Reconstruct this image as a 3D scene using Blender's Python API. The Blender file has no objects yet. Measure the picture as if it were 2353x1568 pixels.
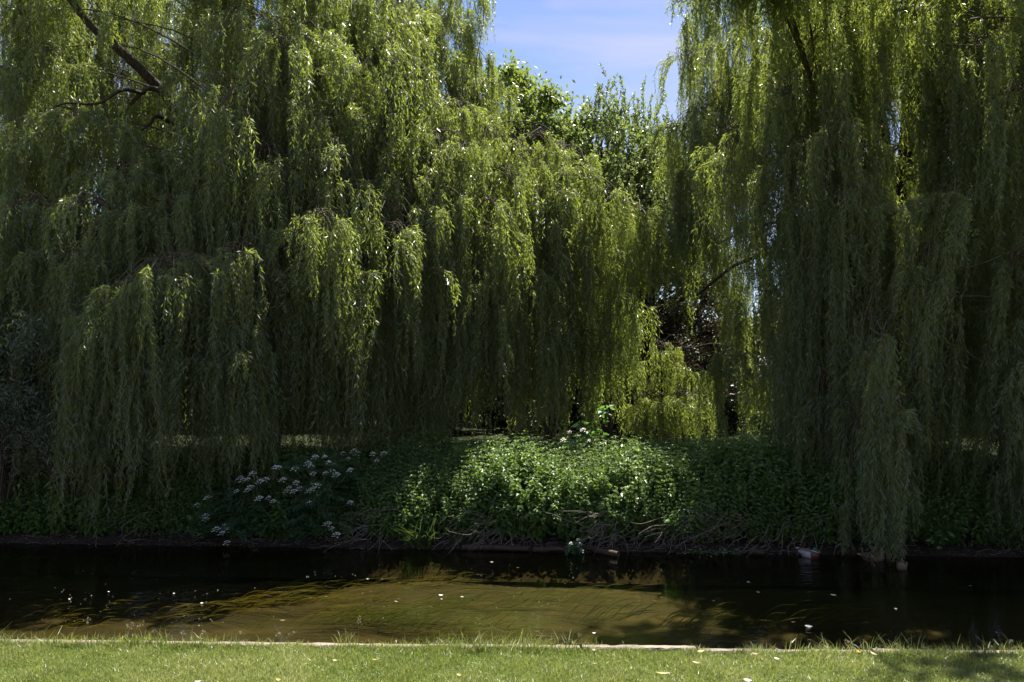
import bpy, bmesh, math
import numpy as np
from mathutils import Vector

sc = bpy.context.scene
COL = sc.collection
R = np.random.default_rng(11)
PI = math.pi

# ------------------------------------------------------------------ camera and picture rays
CAM = np.array([0.0, 0.0, 2.9])
PITCH = math.radians(3.79)
FPX = 1830.0                                  # focal length in pixels of a 2353 px wide frame (28 mm)


def ray(u, v):
    x = (u - 1176.5) / FPX
    y = (784.0 - v) / FPX
    return np.array([x, math.cos(PITCH) - y * math.sin(PITCH), math.sin(PITCH) + y * math.cos(PITCH)])


def at(u, v, Y):
    d = ray(u, v)
    return CAM + d * (Y / d[1])


def on_z(u, v, z):
    d = ray(u, v)
    return CAM + d * ((z - CAM[2]) / d[2])


# bank lines
def y_near(x):
    return 5.85 - 0.0365 * np.clip(x, -60, 60)


def y_far(x):
    return 14.94 - 0.071 * np.clip(x, -60, 60)


NEAR_Z, FAR_Z, BED_Z = 1.1, 0.9, -0.42


def far_ground(x, y):
    d = y - y_far(x)
    z = np.interp(d, [-0.6, 0.0, 0.15, 0.5, 0.9, 1.7, 6, 60], [BED_Z, -0.05, 0.05, 0.22, 0.52, 0.86, 0.9, 1.0])
    return z + 0.05 * np.sin(x * 1.7 + y) * np.clip(d, 0, 1) + 0.03 * np.sin(x * 4.1 - y * 2.3) * np.clip(d, 0, 1)


# ------------------------------------------------------------------ object helpers
def props(o, label=None, cat=None, group=None, kind=None):
    if label: o['label'] = label
    if cat: o['category'] = cat
    if group: o['group'] = group
    if kind: o['kind'] = kind
    return o


def link(name, me, mats, parent=None):
    o = bpy.data.objects.new(name, me)
    COL.objects.link(o)
    for m in mats:
        me.materials.append(m)
    if parent is not None:
        o.parent = parent
    return o


def thing(name, loc, label, cat, group=None, rz=0.0):
    o = bpy.data.objects.new(name, None)
    COL.objects.link(o)
    o.empty_display_size = 0.2
    o.location = tuple(float(c) for c in loc)
    o.rotation_euler = (0, 0, rz)
    return props(o, label, cat, group)


class Geo:
    """collects numpy vertex blocks and faces of any size, then makes ONE mesh"""

    def __init__(self):
        self.v, self.f, self.m, self.s, self.t = [], [], [], [], []
        self.n = 0

    def add(self, V, F, mat=0, smooth=False, tint=0.5):
        V = np.asarray(V, dtype=np.float32).reshape(-1, 3)
        F = np.asarray(F, dtype=np.int64)
        self.v.append(V)
        self.f.append(F + self.n)
        k = len(F)
        self.m.append(np.full(k, mat, np.int32))
        self.s.append(np.full(k, smooth, bool))
        self.t.append(np.broadcast_to(np.asarray(tint, np.float32), (k,)).copy())
        self.n += len(V)
        return self

    def kites(self, V4, mat=0, tint=0.5):
        """V4: (N,4,3)"""
        n = len(V4)
        return self.add(V4.reshape(-1, 3), np.arange(4 * n).reshape(n, 4), mat, False, tint)

    def mesh(self, name, origin=(0, 0, 0)):
        me = bpy.data.meshes.new(name)
        V = np.concatenate(self.v) - np.asarray(origin, np.float32)
        sizes = np.concatenate([np.full(len(f), f.shape[1], np.int32) for f in self.f])
        idx = np.concatenate([f.ravel() for f in self.f]).astype(np.int32)
        me.vertices.add(len(V))
        me.vertices.foreach_set('co', V.astype(np.float32).ravel())
        me.loops.add(len(idx))
        me.loops.foreach_set('vertex_index', idx)
        me.polygons.add(len(sizes))
        starts = np.concatenate([[0], np.cumsum(sizes)[:-1]]).astype(np.int32)
        me.polygons.foreach_set('loop_start', starts)
        me.polygons.foreach_set('material_index', np.concatenate(self.m))
        me.polygons.foreach_set('use_smooth', np.concatenate(self.s))
        a = me.attributes.new('tint', 'FLOAT', 'FACE')
        a.data.foreach_set('value', np.concatenate(self.t))
        me.update(calc_edges=True)
        return me


def unit(a):
    return a / np.maximum(np.linalg.norm(a, axis=-1, keepdims=True), 1e-9)


def leaf_kites(P, D, L, W, N=None, mid=0.42, fold=0.25, rng=R):
    """folded kite leaves: P base, D unit direction, N rough normal"""
    n = len(P)
    if N is None:
        N = rng.normal(size=(n, 3))
    S = unit(np.cross(D, N))
    U = np.cross(S, D)
    L = np.broadcast_to(np.asarray(L, float), (n,))[:, None]
    W = np.broadcast_to(np.asarray(W, float), (n,))[:, None]
    m = P + D * L * mid + U * W * fold
    return np.stack([P, m + S * W * 0.5, P + D * L, m - S * W * 0.5], axis=1)


def broad_leaves(P, D, L, W, N, droop=0.25, fold=0.22):
    """heart shaped leaves, two quads each sharing the midrib: returns V (N,6,3)"""
    n = len(P)
    S = unit(np.cross(D, N))
    U = np.cross(S, D)
    L = np.broadcast_to(np.asarray(L, float), (n,))[:, None]
    W = np.broadcast_to(np.asarray(W, float), (n,))[:, None]
    a = P + D * L * 0.16
    b = P + D * L * 0.5 - U * L * droop * 0.3
    up = U * W * fold
    tip = P + D * L - U * L * droop
    return np.stack([P, a + S * W * 0.5 + up, b + S * W * 0.42 + up, tip,
                     b - S * W * 0.42 + up, a - S * W * 0.5 + up], axis=1)


def add_broad(g, V6, mat=0, tint=0.5):
    n = len(V6)
    base = (np.arange(n) * 6)[:, None]
    F = np.concatenate([base + np.array([[0, 1, 2, 3]]), base + np.array([[0, 3, 4, 5]])], axis=1).reshape(-1, 4)
    t = np.repeat(np.broadcast_to(np.asarray(tint, float), (n,)), 2)
    g.add(V6.reshape(-1, 3), F, mat, False, t)


def catmull(pts, k=5):
    pts = np.asarray(pts, float)
    if len(pts) < 3:
        t = np.linspace(0, 1, k + 1)[:, None]
        return pts[0] + (pts[-1] - pts[0]) * t
    P = np.vstack([2 * pts[0] - pts[1], pts, 2 * pts[-1] - pts[-2]])
    out = []
    for i in range(1, len(P) - 2):
        p0, p1, p2, p3 = P[i - 1:i + 3]
        for t in np.linspace(0, 1, k, endpoint=False):
            out.append(0.5 * ((2 * p1) + (-p0 + p2) * t + (2 * p0 - 5 * p1 + 4 * p2 - p3) * t * t
                              + (-p0 + 3 * p1 - 3 * p2 + p3) * t ** 3))
    out.append(P[-2])
    return np.array(out)


def tube(g, pts, r0, r1, sides=7, mat=0, k=5, bump=0.0, tint=0.5, radii=None, rng=R, cap=True):
    """smooth tapered tube through pts"""
    C = catmull(pts, k)
    n = len(C)
    T = unit(np.gradient(C, axis=0))
    ref = np.array([0.0, 0, 1]) if abs(T[n // 2][2]) < 0.85 else np.array([1.0, 0, 0])
    A = unit(np.cross(T, ref))
    B = np.cross(T, A)
    if radii is None:
        rad = np.linspace(r0, r1, n)
    else:
        rad = np.interp(np.linspace(0, 1, n), np.linspace(0, 1, len(radii)), radii)
    ang = np.linspace(0, 2 * PI, sides, endpoint=False)
    rr = rad[:, None] * (1 + bump * rng.normal(size=(n, sides)))
    V = C[:, None, :] + rr[..., None] * (np.cos(ang)[None, :, None] * A[:, None, :] + np.sin(ang)[None, :, None] * B[:, None, :])
    i = np.arange(n - 1)[:, None] * sides
    j = np.arange(sides)[None, :]
    j2 = (j + 1) % sides
    F = np.stack([i + j, i + j2, i + sides + j2, i + sides + j], axis=-1).reshape(-1, 4)
    g.add(V.reshape(-1, 3), F, mat, True, tint)
    if cap:
        g.add(V[-1], np.arange(sides)[None, :], mat, False, tint)
        g.add(V[0], np.arange(sides)[None, ::-1], mat, False, tint)
    return C


def thin_tubes(g, C, rad, mat=1, tint=0.5):
    """C: (M,K,3) centre lines -> three-sided tubes, vectorised"""
    M, K, _ = C.shape
    ang = np.array([0.3, 0.3 + 2 * PI / 3, 0.3 + 4 * PI / 3])
    T = unit(np.gradient(C, axis=1))
    A = unit(np.cross(T, np.array([0.31, 0.95, 0.11])))
    B = np.cross(T, A)
    rad = np.broadcast_to(np.asarray(rad, float), (M, K)) if np.ndim(rad) != 1 else np.broadcast_to(rad[None, :], (M, K))
    V = C[:, :, None, :] + rad[:, :, None, None] * (np.cos(ang)[None, None, :, None] * A[:, :, None, :] + np.sin(ang)[None, None, :, None] * B[:, :, None, :])
    base = (np.arange(M) * K * 3)[:, None, None]
    i = (np.arange(K - 1) * 3)[None, :, None]
    j = np.arange(3)[None, None, :]
    j2 = (j + 1) % 3
    F = np.stack([base + i + j, base + i + j2, base + i + 3 + j2, base + i + 3 + j], axis=-1).reshape(-1, 4)
    t = tint if np.ndim(tint) == 0 else np.repeat(tint, (K - 1) * 3)
    g.add(V.reshape(-1, 3), F, mat, True, t)


def box(g, c, s, rot=None, mat=0, tint=0.5):
    q = np.array([[x, y, z] for x in (-.5, .5) for y in (-.5, .5) for z in (-.5, .5)]) * np.asarray(s, float)
    if rot is not None:
        q = q @ np.asarray(rot).T
    g.add(q + np.asarray(c, float), [[0, 1, 3, 2], [4, 6, 7, 5], [0, 4, 5, 1], [2, 3, 7, 6], [0, 2, 6, 4], [1, 5, 7, 3]], mat, False, tint)


def rotz(a):
    c, s = math.cos(a), math.sin(a)
    return np.array([[c, -s, 0], [s, c, 0], [0, 0, 1.0]])


# ------------------------------------------------------------------ materials
def mat(name):
    m = bpy.data.materials.new(name)
    m.use_nodes = True
    nt = m.node_tree
    for n in list(nt.nodes):
        nt.nodes.remove(n)
    out = nt.nodes.new('ShaderNodeOutputMaterial')
    return m, nt, out


def N(nt, t, **kw):
    n = nt.nodes.new(t)
    for k, v in kw.items():
        if k.startswith('i_'):
            key = k[2:]
            key = int(key) if key.isdigit() else key.replace('_', ' ')
            n.inputs[key].default_value = v
        else:
            setattr(n, k, v)
    return n


def L(nt, a, b):
    nt.links.new(a, b)


def ramp(nt, stops):
    n = nt.nodes.new('ShaderNodeValToRGB')
    e = n.color_ramp.elements
    while len(e) < len(stops):
        e.new(0.5)
    for el, (p, c) in zip(e, stops):
        el.position = p
        el.color = (*c, 1)
    return n


def leaf_material(name, stops, under, trans, mixt=0.45, rough=0.42, spec=0.5, tint_amt=0.6):
    """two sided leaf: blade colour varies leaf by leaf and spray by spray, paler underside, light shines through"""
    m, nt, out = mat(name)
    geo = N(nt, 'ShaderNodeNewGeometry')
    att = N(nt, 'ShaderNodeAttribute', attribute_name='tint')
    add = N(nt, 'ShaderNodeMath', operation='MULTIPLY_ADD', i_1=1 - tint_amt)
    L(nt, geo.outputs['Random Per Island'], add.inputs[0])
    sc_ = N(nt, 'ShaderNodeMath', operation='MULTIPLY', i_1=tint_amt)
    L(nt, att.outputs['Fac'], sc_.inputs[0])
    L(nt, sc_.outputs[0], add.inputs[2])
    rp = ramp(nt, stops)
    L(nt, add.outputs[0], rp.inputs[0])
    mx = N(nt, 'ShaderNodeMix', data_type='RGBA')
    mx.inputs[7].default_value = (*under, 1)
    L(nt, rp.outputs[0], mx.inputs[6])
    L(nt, geo.outputs['Backfacing'], mx.inputs[0])
    bs = N(nt, 'ShaderNodeBsdfPrincipled', i_Roughness=rough)
    bs.inputs['Specular IOR Level'].default_value = spec
    L(nt, mx.outputs[2], bs.inputs['Base Color'])
    tl = N(nt, 'ShaderNodeBsdfTranslucent')
    tm = N(nt, 'ShaderNodeMix', data_type='RGBA', blend_type='MIX', i_0=0.45)
    tm.inputs[6].default_value = (*trans, 1)
    tb = N(nt, 'ShaderNodeMix', data_type='RGBA', blend_type='MULTIPLY', i_0=1.0)
    tb.inputs[7].default_value = (2.85, 3.0, 1.25, 1)
    L(nt, rp.outputs[0], tb.inputs[6])
    L(nt, tb.outputs[2], tm.inputs[7])
    L(nt, tm.outputs[2], tl.inputs['Color'])
    ms = N(nt, 'ShaderNodeMixShader', i_0=mixt)
    L(nt, bs.outputs[0], ms.inputs[1])
    L(nt, tl.outputs[0], ms.inputs[2])
    L(nt, ms.outputs[0], out.inputs[0])
    return m


def plain(name, c1, c2=None, rough=0.7, scale=8.0, bump=0.0, stretch=(1, 1, 1), spec=0.3, detail=6, c3=None):
    m, nt, out = mat(name)
    bs = N(nt, 'ShaderNodeBsdfPrincipled', i_Roughness=rough)
    bs.inputs['Specular IOR Level'].default_value = spec
    L(nt, bs.outputs[0], out.inputs[0])
    if c2 is None:
        bs.inputs['Base Color'].default_value = (*c1, 1)
        return m
    tc = N(nt, 'ShaderNodeTexCoord')
    mp = N(nt, 'ShaderNodeMapping')
    mp.inputs['Scale'].default_value = stretch
    L(nt, tc.outputs['Object'], mp.inputs[0])
    nz = N(nt, 'ShaderNodeTexNoise', i_Scale=scale, i_Detail=detail, i_Roughness=0.62)
    L(nt, mp.outputs[0], nz.inputs['Vector'])
    rp = ramp(nt, [(0.35, c1), (0.58, c2)] + ([(0.66, c3)] if c3 else []))
    L(nt, nz.outputs['Fac'], rp.inputs[0])
    L(nt, rp.outputs[0], bs.inputs['Base Color'])
    if bump:
        b = N(nt, 'ShaderNodeBump', i_Strength=bump, i_Distance=0.03)
        L(nt, nz.outputs['Fac'], b.inputs['Height'])
        L(nt, b.outputs[0], bs.inputs['Normal'])
    return m


M = {}
M['willow'] = leaf_material('willow_leaf', [(0.0, (0.046, 0.081, 0.030)), (0.45, (0.081, 0.119, 0.043)), (0.8, (0.134, 0.163, 0.055)), (0.985, (0.13, 0.17, 0.055)), (1.0, (0.34, 0.23, 0.05))],
                            (0.150, 0.200, 0.135), (0.45, 0.495, 0.065), 0.49, 0.36, 0.58)
M['willow_twig'] = plain('willow_twig', (0.11, 0.075, 0.024), (0.19, 0.125, 0.04), 0.6, 9)
M['branchlet'] = plain('branchlet_bark', (0.045, 0.034, 0.022), (0.11, 0.085, 0.055), 0.85, 14, 0.3)
M['bark'] = plain('willow_bark', (0.016, 0.011, 0.008), (0.062, 0.043, 0.030), 0.9, 7, 0.9, (3, 3, 0.6), 0.2, 8)
M['osier'] = leaf_material('osier_leaf', [(0, (0.035, 0.06, 0.035)), (0.6, (0.06, 0.085, 0.05)), (1, (0.10, 0.12, 0.07))], (0.15, 0.17, 0.13), (0.20, 0.26, 0.06), 0.3, 0.35, 0.6)
M['broadleaf'] = leaf_material('broad_leaf', [(0, (0.045, 0.072, 0.020)), (0.6, (0.085, 0.120, 0.030)), (1, (0.130, 0.165, 0.042))], (0.10, 0.13, 0.06), (0.27, 0.32, 0.045), 0.40, 0.4, 0.5)
M['alder'] = leaf_material('alder_leaf', [(0, (0.060, 0.085, 0.034)), (0.6, (0.105, 0.140, 0.055)), (1, (0.155, 0.185, 0.080))], (0.15, 0.18, 0.11), (0.28, 0.33, 0.07), 0.4, 0.35, 0.55)
M['copper'] = leaf_material('copper_leaf', [(0, (0.020, 0.012, 0.010)), (0.6, (0.045, 0.030, 0.016)), (1, (0.055, 0.060, 0.022))], (0.05, 0.045, 0.03), (0.14, 0.08, 0.02), 0.3, 0.4)
M['yew'] = leaf_material('evergreen_leaf', [(0, (0.010, 0.020, 0.008)), (0.6, (0.022, 0.038, 0.014)), (1, (0.04, 0.06, 0.02))], (0.03, 0.045, 0.02), (0.05, 0.08, 0.01), 0.2, 0.5)
M['nettle'] = leaf_material('nettle_leaf', [(0, (0.050, 0.098, 0.022)), (0.5, (0.090, 0.150, 0.032)), (0.86, (0.130, 0.190, 0.044)), (0.98, (0.16, 0.20, 0.055)), (1.0, (0.32, 0.24, 0.05))], (0.11, 0.15, 0.07), (0.24, 0.36, 0.04), 0.34, 0.42, 0.5)
M['nettle_stem'] = plain('nettle_stem', (0.05, 0.075, 0.02), (0.09, 0.10, 0.04), 0.7, 20)
M['bramble'] = leaf_material('bramble_leaf', [(0, (0.03, 0.075, 0.02)), (0.6, (0.06, 0.125, 0.03)), (1, (0.09, 0.16, 0.04))], (0.22, 0.26, 0.18), (0.22, 0.42, 0.04), 0.35, 0.33, 0.6)
M['hemlock'] = leaf_material('hemlock_leaf', [(0, (0.030, 0.075, 0.028)), (0.6, (0.045, 0.100, 0.040)), (1, (0.07, 0.125, 0.055))], (0.07, 0.12, 0.07), (0.14, 0.27, 0.05), 0.33, 0.45)
M['petal'] = plain('white_petal', (0.86, 0.82, 0.72), (0.92, 0.88, 0.78), 0.7, 40)
M['sedge'] = leaf_material('sedge_blade', [(0, (0.022, 0.045, 0.014)), (0.6, (0.036, 0.068, 0.022)), (1, (0.11, 0.10, 0.045))], (0.05, 0.08, 0.04), (0.10, 0.15, 0.03), 0.2, 0.3, 0.6)
M['dry_stem'] = plain('dry_stem', (0.10, 0.078, 0.06), (0.27, 0.22, 0.175), 0.85, 18)
M['timber'] = plain('weathered_timber', (0.13, 0.10, 0.078), (0.27, 0.22, 0.168), 0.85, 5, 0.5, (1, 9, 9), 0.2, 8)
M['log'] = plain('wet_timber', (0.020, 0.014, 0.008), (0.075, 0.052, 0.030), 0.8, 5, 0.6, (1, 7, 7), 0.3, 8)
M['soil'] = plain('bank_soil', (0.010, 0.007, 0.005), (0.032, 0.022, 0.015), 0.95, 6, 0.6)
M['fluff'] = plain('seed_fluff', (0.75, 0.72, 0.70), (0.85, 0.83, 0.8), 0.9, 5)


def grass_material():
    m, nt, out = mat('grass_blade')
    geo = N(nt, 'ShaderNodeNewGeometry')
    att = N(nt, 'ShaderNodeAttribute', attribute_name='tint')
    ad = N(nt, 'ShaderNodeMath', operation='MULTIPLY_ADD', i_1=0.55)
    L(nt, geo.outputs['Random Per Island'], ad.inputs[0])
    s = N(nt, 'ShaderNodeMath', operation='MULTIPLY', i_1=0.45)
    L(nt, att.outputs['Fac'], s.inputs[0])
    L(nt, s.outputs[0], ad.inputs[2])
    rp = ramp(nt, [(0, (0.068, 0.105, 0.020)), (0.35, (0.130, 0.165, 0.038)), (0.62, (0.205, 0.220, 0.075)), (0.80, (0.30, 0.295, 0.15)), (0.93, (0.46, 0.40, 0.26))])
    L(nt, ad.outputs[0], rp.inputs[0])
    bs = N(nt, 'ShaderNodeBsdfPrincipled', i_Roughness=0.38)
    bs.inputs['Specular IOR Level'].default_value = 0.5
    L(nt, rp.outputs[0], bs.inputs['Base Color'])
    tl = N(nt, 'ShaderNodeBsdfTranslucent')
    tb = N(nt, 'ShaderNodeMix', data_type='RGBA', blend_type='MULTIPLY', i_0=1.0)
    tb.inputs[7].default_value = (1.8, 1.9, 1.2, 1)
    L(nt, rp.outputs[0], tb.inputs[6])
    L(nt, tb.outputs[2], tl.inputs[0])
    ms = N(nt, 'ShaderNodeMixShader', i_0=0.4)
    L(nt, bs.outputs[0], ms.inputs[1])
    L(nt, tl.outputs[0], ms.inputs[2])
    L(nt, ms.outputs[0], out.inputs[0])
    return m


M['grass'] = grass_material()
M['grass_seed'] = plain('grass_seed_head', (0.22, 0.19, 0.10), (0.38, 0.33, 0.20), 0.7, 40)
M['lawn'] = plain('lawn_turf', (0.07, 0.095, 0.022), (0.135, 0.16, 0.052), 0.9, 3.5, 0.5, (1, 1, 1), 0.2, 10)
M['far_ground'] = plain('far_meadow', (0.012, 0.017, 0.006), (0.024, 0.027, 0.010), 0.95, 0.5, 0.2, (1, 1, 1), 0.05, 9, (0.055, 0.040, 0.027))  # canopy shade put into the dark stops; the brown stop is litter


def bed_material():
    m, nt, out = mat('river_bed')
    tc = N(nt, 'ShaderNodeTexCoord')
    mp = N(nt, 'ShaderNodeMapping')
    mp.inputs['Scale'].default_value = (0.8, 2.2, 1)
    L(nt, tc.outputs['Object'], mp.inputs[0])
    nz = N(nt, 'ShaderNodeTexNoise', i_Scale=1.3, i_Detail=10, i_Roughness=0.72)
    L(nt, mp.outputs[0], nz.inputs['Vector'])
    rp = ramp(nt, [(0.32, (0.008, 0.006, 0.002)), (0.5, (0.024, 0.0175, 0.006)), (0.68, (0.056, 0.040, 0.013))])
    L(nt, nz.outputs['Fac'], rp.inputs[0])
    bs = N(nt, 'ShaderNodeBsdfPrincipled', i_Roughness=0.9)
    L(nt, rp.outputs[0], bs.inputs['Base Color'])
    L(nt, bs.outputs[0], out.inputs[0])
    return m


M['bed'] = bed_material()
M['weed'] = leaf_material('water_weed', [(0, (0.026, 0.062, 0.006)), (0.5, (0.062, 0.078, 0.010)), (1, (0.185, 0.140, 0.024))], (0.04, 0.06, 0.01), (0.09, 0.11, 0.01), 0.25, 0.6, 0.2, 0.85)


def water_material():
    m, nt, out = mat('river_water')
    tc = N(nt, 'ShaderNodeTexCoord')
    mp = N(nt, 'ShaderNodeMapping')
    mp.inputs['Scale'].default_value = (0.7, 1.6, 1)
    L(nt, tc.outputs['Object'], mp.inputs[0])
    n1 = N(nt, 'ShaderNodeTexNoise', i_Scale=3.2, i_Detail=3, i_Roughness=0.5, i_Distortion=0.6)
    L(nt, mp.outputs[0], n1.inputs['Vector'])
    n2 = N(nt, 'ShaderNodeTexNoise', i_Scale=14, i_Detail=2, i_Roughness=0.5)
    L(nt, mp.outputs[0], n2.inputs['Vector'])
    n3 = N(nt, 'ShaderNodeTexNoise', i_Scale=0.55, i_Detail=2)
    L(nt, tc.outputs['Object'], n3.inputs['Vector'])
    r3 = ramp(nt, [(0.42, (0.2, 0.2, 0.2)), (0.62, (1, 1, 1))])
    L(nt, n3.outputs['Fac'], r3.inputs[0])
    ml = N(nt, 'ShaderNodeMath', operation='MULTIPLY_ADD', i_1=0.22)
    L(nt, n2.outputs['Fac'], ml.inputs[0])
    L(nt, n1.outputs['Fac'], ml.inputs[2])
    bp = N(nt, 'ShaderNodeBump', i_Distance=0.032)
    st = N(nt, 'ShaderNodeMath', operation='MULTIPLY', i_1=0.8)
    L(nt, r3.outputs[0], st.inputs[0])
    L(nt, st.outputs[0], bp.inputs['Strength'])
    L(nt, ml.outputs[0], bp.inputs['Height'])
    fr = N(nt, 'ShaderNodeFresnel', i_IOR=1.33)
    L(nt, bp.outputs[0], fr.inputs['Normal'])
    tr = N(nt, 'ShaderNodeBsdfTransparent')
    tr.inputs[0].default_value = (0.70, 0.66, 0.42, 1)
    gl = N(nt, 'ShaderNodeBsdfGlossy', i_Roughness=0.03)
    L(nt, bp.outputs[0], gl.inputs['Normal'])
    ms = N(nt, 'ShaderNodeMixShader')
    L(nt, fr.outputs[0], ms.inputs[0])
    L(nt, tr.outputs[0], ms.inputs[1])
    L(nt, gl.outputs[0], ms.inputs[2])
    L(nt, ms.outputs[0], out.inputs[0])
    return m


M['water'] = water_material()


def attr_material(name, rough=0.6, mottle=0.0, scale=60):
    """colour painted per feather patch as a colour attribute"""
    m, nt, out = mat(name)
    at_ = N(nt, 'ShaderNodeAttribute', attribute_name='patch')
    bs = N(nt, 'ShaderNodeBsdfPrincipled', i_Roughness=rough)
    L(nt, bs.outputs[0], out.inputs[0])
    if mottle:
        tc = N(nt, 'ShaderNodeTexCoord')
        vz = N(nt, 'ShaderNodeTexVoronoi', i_Scale=scale)
        L(nt, tc.outputs['Object'], vz.inputs['Vector'])
        rp = ramp(nt, [(0.2, (1.6, 1.5, 1.4)), (0.6, (0.45, 0.42, 0.4))])
        L(nt, vz.outputs['Distance'], rp.inputs[0])
        mx = N(nt, 'ShaderNodeMix', data_type='RGBA', blend_type='MULTIPLY', i_0=mottle)
        L(nt, at_.outputs['Color'], mx.inputs[6])
        L(nt, rp.outputs[0], mx.inputs[7])
        L(nt, mx.outputs[2], bs.inputs['Base Color'])
    else:
        L(nt, at_.outputs['Color'], bs.inputs['Base Color'])
    return m


# ------------------------------------------------------------------ setting: lawn, river, far bank
def grid_sheet(name, xs, ys, zf, m):
    X, Y = np.meshgrid(xs, ys)
    Z = zf(X, Y)
    nx, ny = len(xs), len(ys)
    V = np.stack([X, Y, Z], -1).reshape(-1, 3)
    i, j = np.meshgrid(np.arange(nx - 1), np.arange(ny - 1))
    a = (j * nx + i).ravel()
    F = np.stack([a, a + 1, a + nx + 1, a + nx], 1)
    g = Geo()
    g.add(V, F, 0, True)
    return props(link(name, g.mesh(name), [m]), kind='structure')


xs_w = np.concatenate([[-400, -200, -100, -60], np.linspace(-40, 40, 161), [60, 100, 200, 400]])
# lawn: ends at the timber edging, then drops to the bed
nd = np.array([-160, -60, -20, -8, -4, -2, -1, -0.6, -0.3, -0.12, 0.0])
X, D_ = np.meshgrid(xs_w, nd)
Yl = y_near(X) - 0.09 + D_
Zl = NEAR_Z - 0.015 + 0.005 * np.sin(X * 1.1) * np.sin(D_ * 2) - 0.006
V = np.stack([X, Yl, Zl], -1)
drop = V[-1:].copy(); drop[..., 2] = BED_Z - 0.2
V = np.concatenate([V, drop]).reshape(-1, 3)
nx, ny = len(xs_w), len(nd) + 1
ii, jj = np.meshgrid(np.arange(nx - 1), np.arange(ny - 1))
a = (jj * nx + ii).ravel()
g = Geo(); g.add(V, np.stack([a, a + 1, a + nx + 1, a + nx], 1), 0, False)
props(link('lawn', g.mesh('lawn'), [M['lawn']]), kind='structure')

# river bed
bd = np.linspace(0, 1, 40)
X, T_ = np.meshgrid(xs_w, bd)
Yb = y_near(X) - 0.3 + T_ * (y_far(X) + 0.4 - y_near(X) + 0.3)
Zb = BED_Z - 0.16 * np.sin(T_ * PI) ** 0.7 + 0.04 * np.sin(X * 0.9 + 3 * T_) + 0.02 * np.sin(X * 2.3 - 9 * T_)
V = np.stack([X, Yb, Zb], -1).reshape(-1, 3)
ii, jj = np.meshgrid(np.arange(nx - 1), np.arange(len(bd) - 1))
a = (jj * nx + ii).ravel()
g = Geo(); g.add(V, np.stack([a, a + 1, a + nx + 1, a + nx], 1), 0, True)
props(link('river_bed', g.mesh('river_bed'), [M['bed']]), kind='structure')

# water surface
bd = np.linspace(0, 1, 4)
X, T_ = np.meshgrid(xs_w, bd)
Yb = y_near(X) - 0.08 + T_ * (y_far(X) + 0.25 - y_near(X) + 0.08)
V = np.stack([X, Yb, np.zeros_like(X)], -1).reshape(-1, 3)
ii, jj = np.meshgrid(np.arange(nx - 1), np.arange(3))
a = (jj * nx + ii).ravel()
g = Geo(); g.add(V, np.stack([a, a + 1, a + nx + 1, a + nx], 1), 0, True)
props(link('river_water', g.mesh('river_water'), [M['water']]), kind='structure')

# far bank: soil slope, then meadow to the horizon
dd = np.array([-0.6, -0.2, 0.0, 0.06, 0.12, 0.25, 0.4, 0.6, 0.9, 1.2, 1.5, 1.8, 2.2, 2.6])
X, D_ = np.meshgrid(xs_w, dd)
Yb = y_far(X) + D_
V = np.stack([X, Yb, far_ground(X, Yb)], -1).reshape(-1, 3)
ii, jj = np.meshgrid(np.arange(nx - 1), np.arange(len(dd) - 1))
a = (jj * nx + ii).ravel()
g = Geo(); g.add(V, np.stack([a, a + 1, a + nx + 1, a + nx], 1), 0, True)
props(link('river_bank', g.mesh('river_bank'), [M['soil']]), kind='structure')
dd = np.array([2.6, 3.2, 4, 5, 7, 10, 14, 20, 30, 45, 70, 120, 250, 600])
X, D_ = np.meshgrid(xs_w, dd)
Yb = y_far(X) + D_
V = np.stack([X, Yb, far_ground(X, Yb)], -1).reshape(-1, 3)
ii, jj = np.meshgrid(np.arange(nx - 1), np.arange(len(dd) - 1))
a = (jj * nx + ii).ravel()
g = Geo(); g.add(V, np.stack([a, a + 1, a + nx + 1, a + nx], 1), 0, True)
props(link('meadow_ground', g.mesh('meadow_ground'), [M['far_ground']]), kind='structure')


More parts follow.
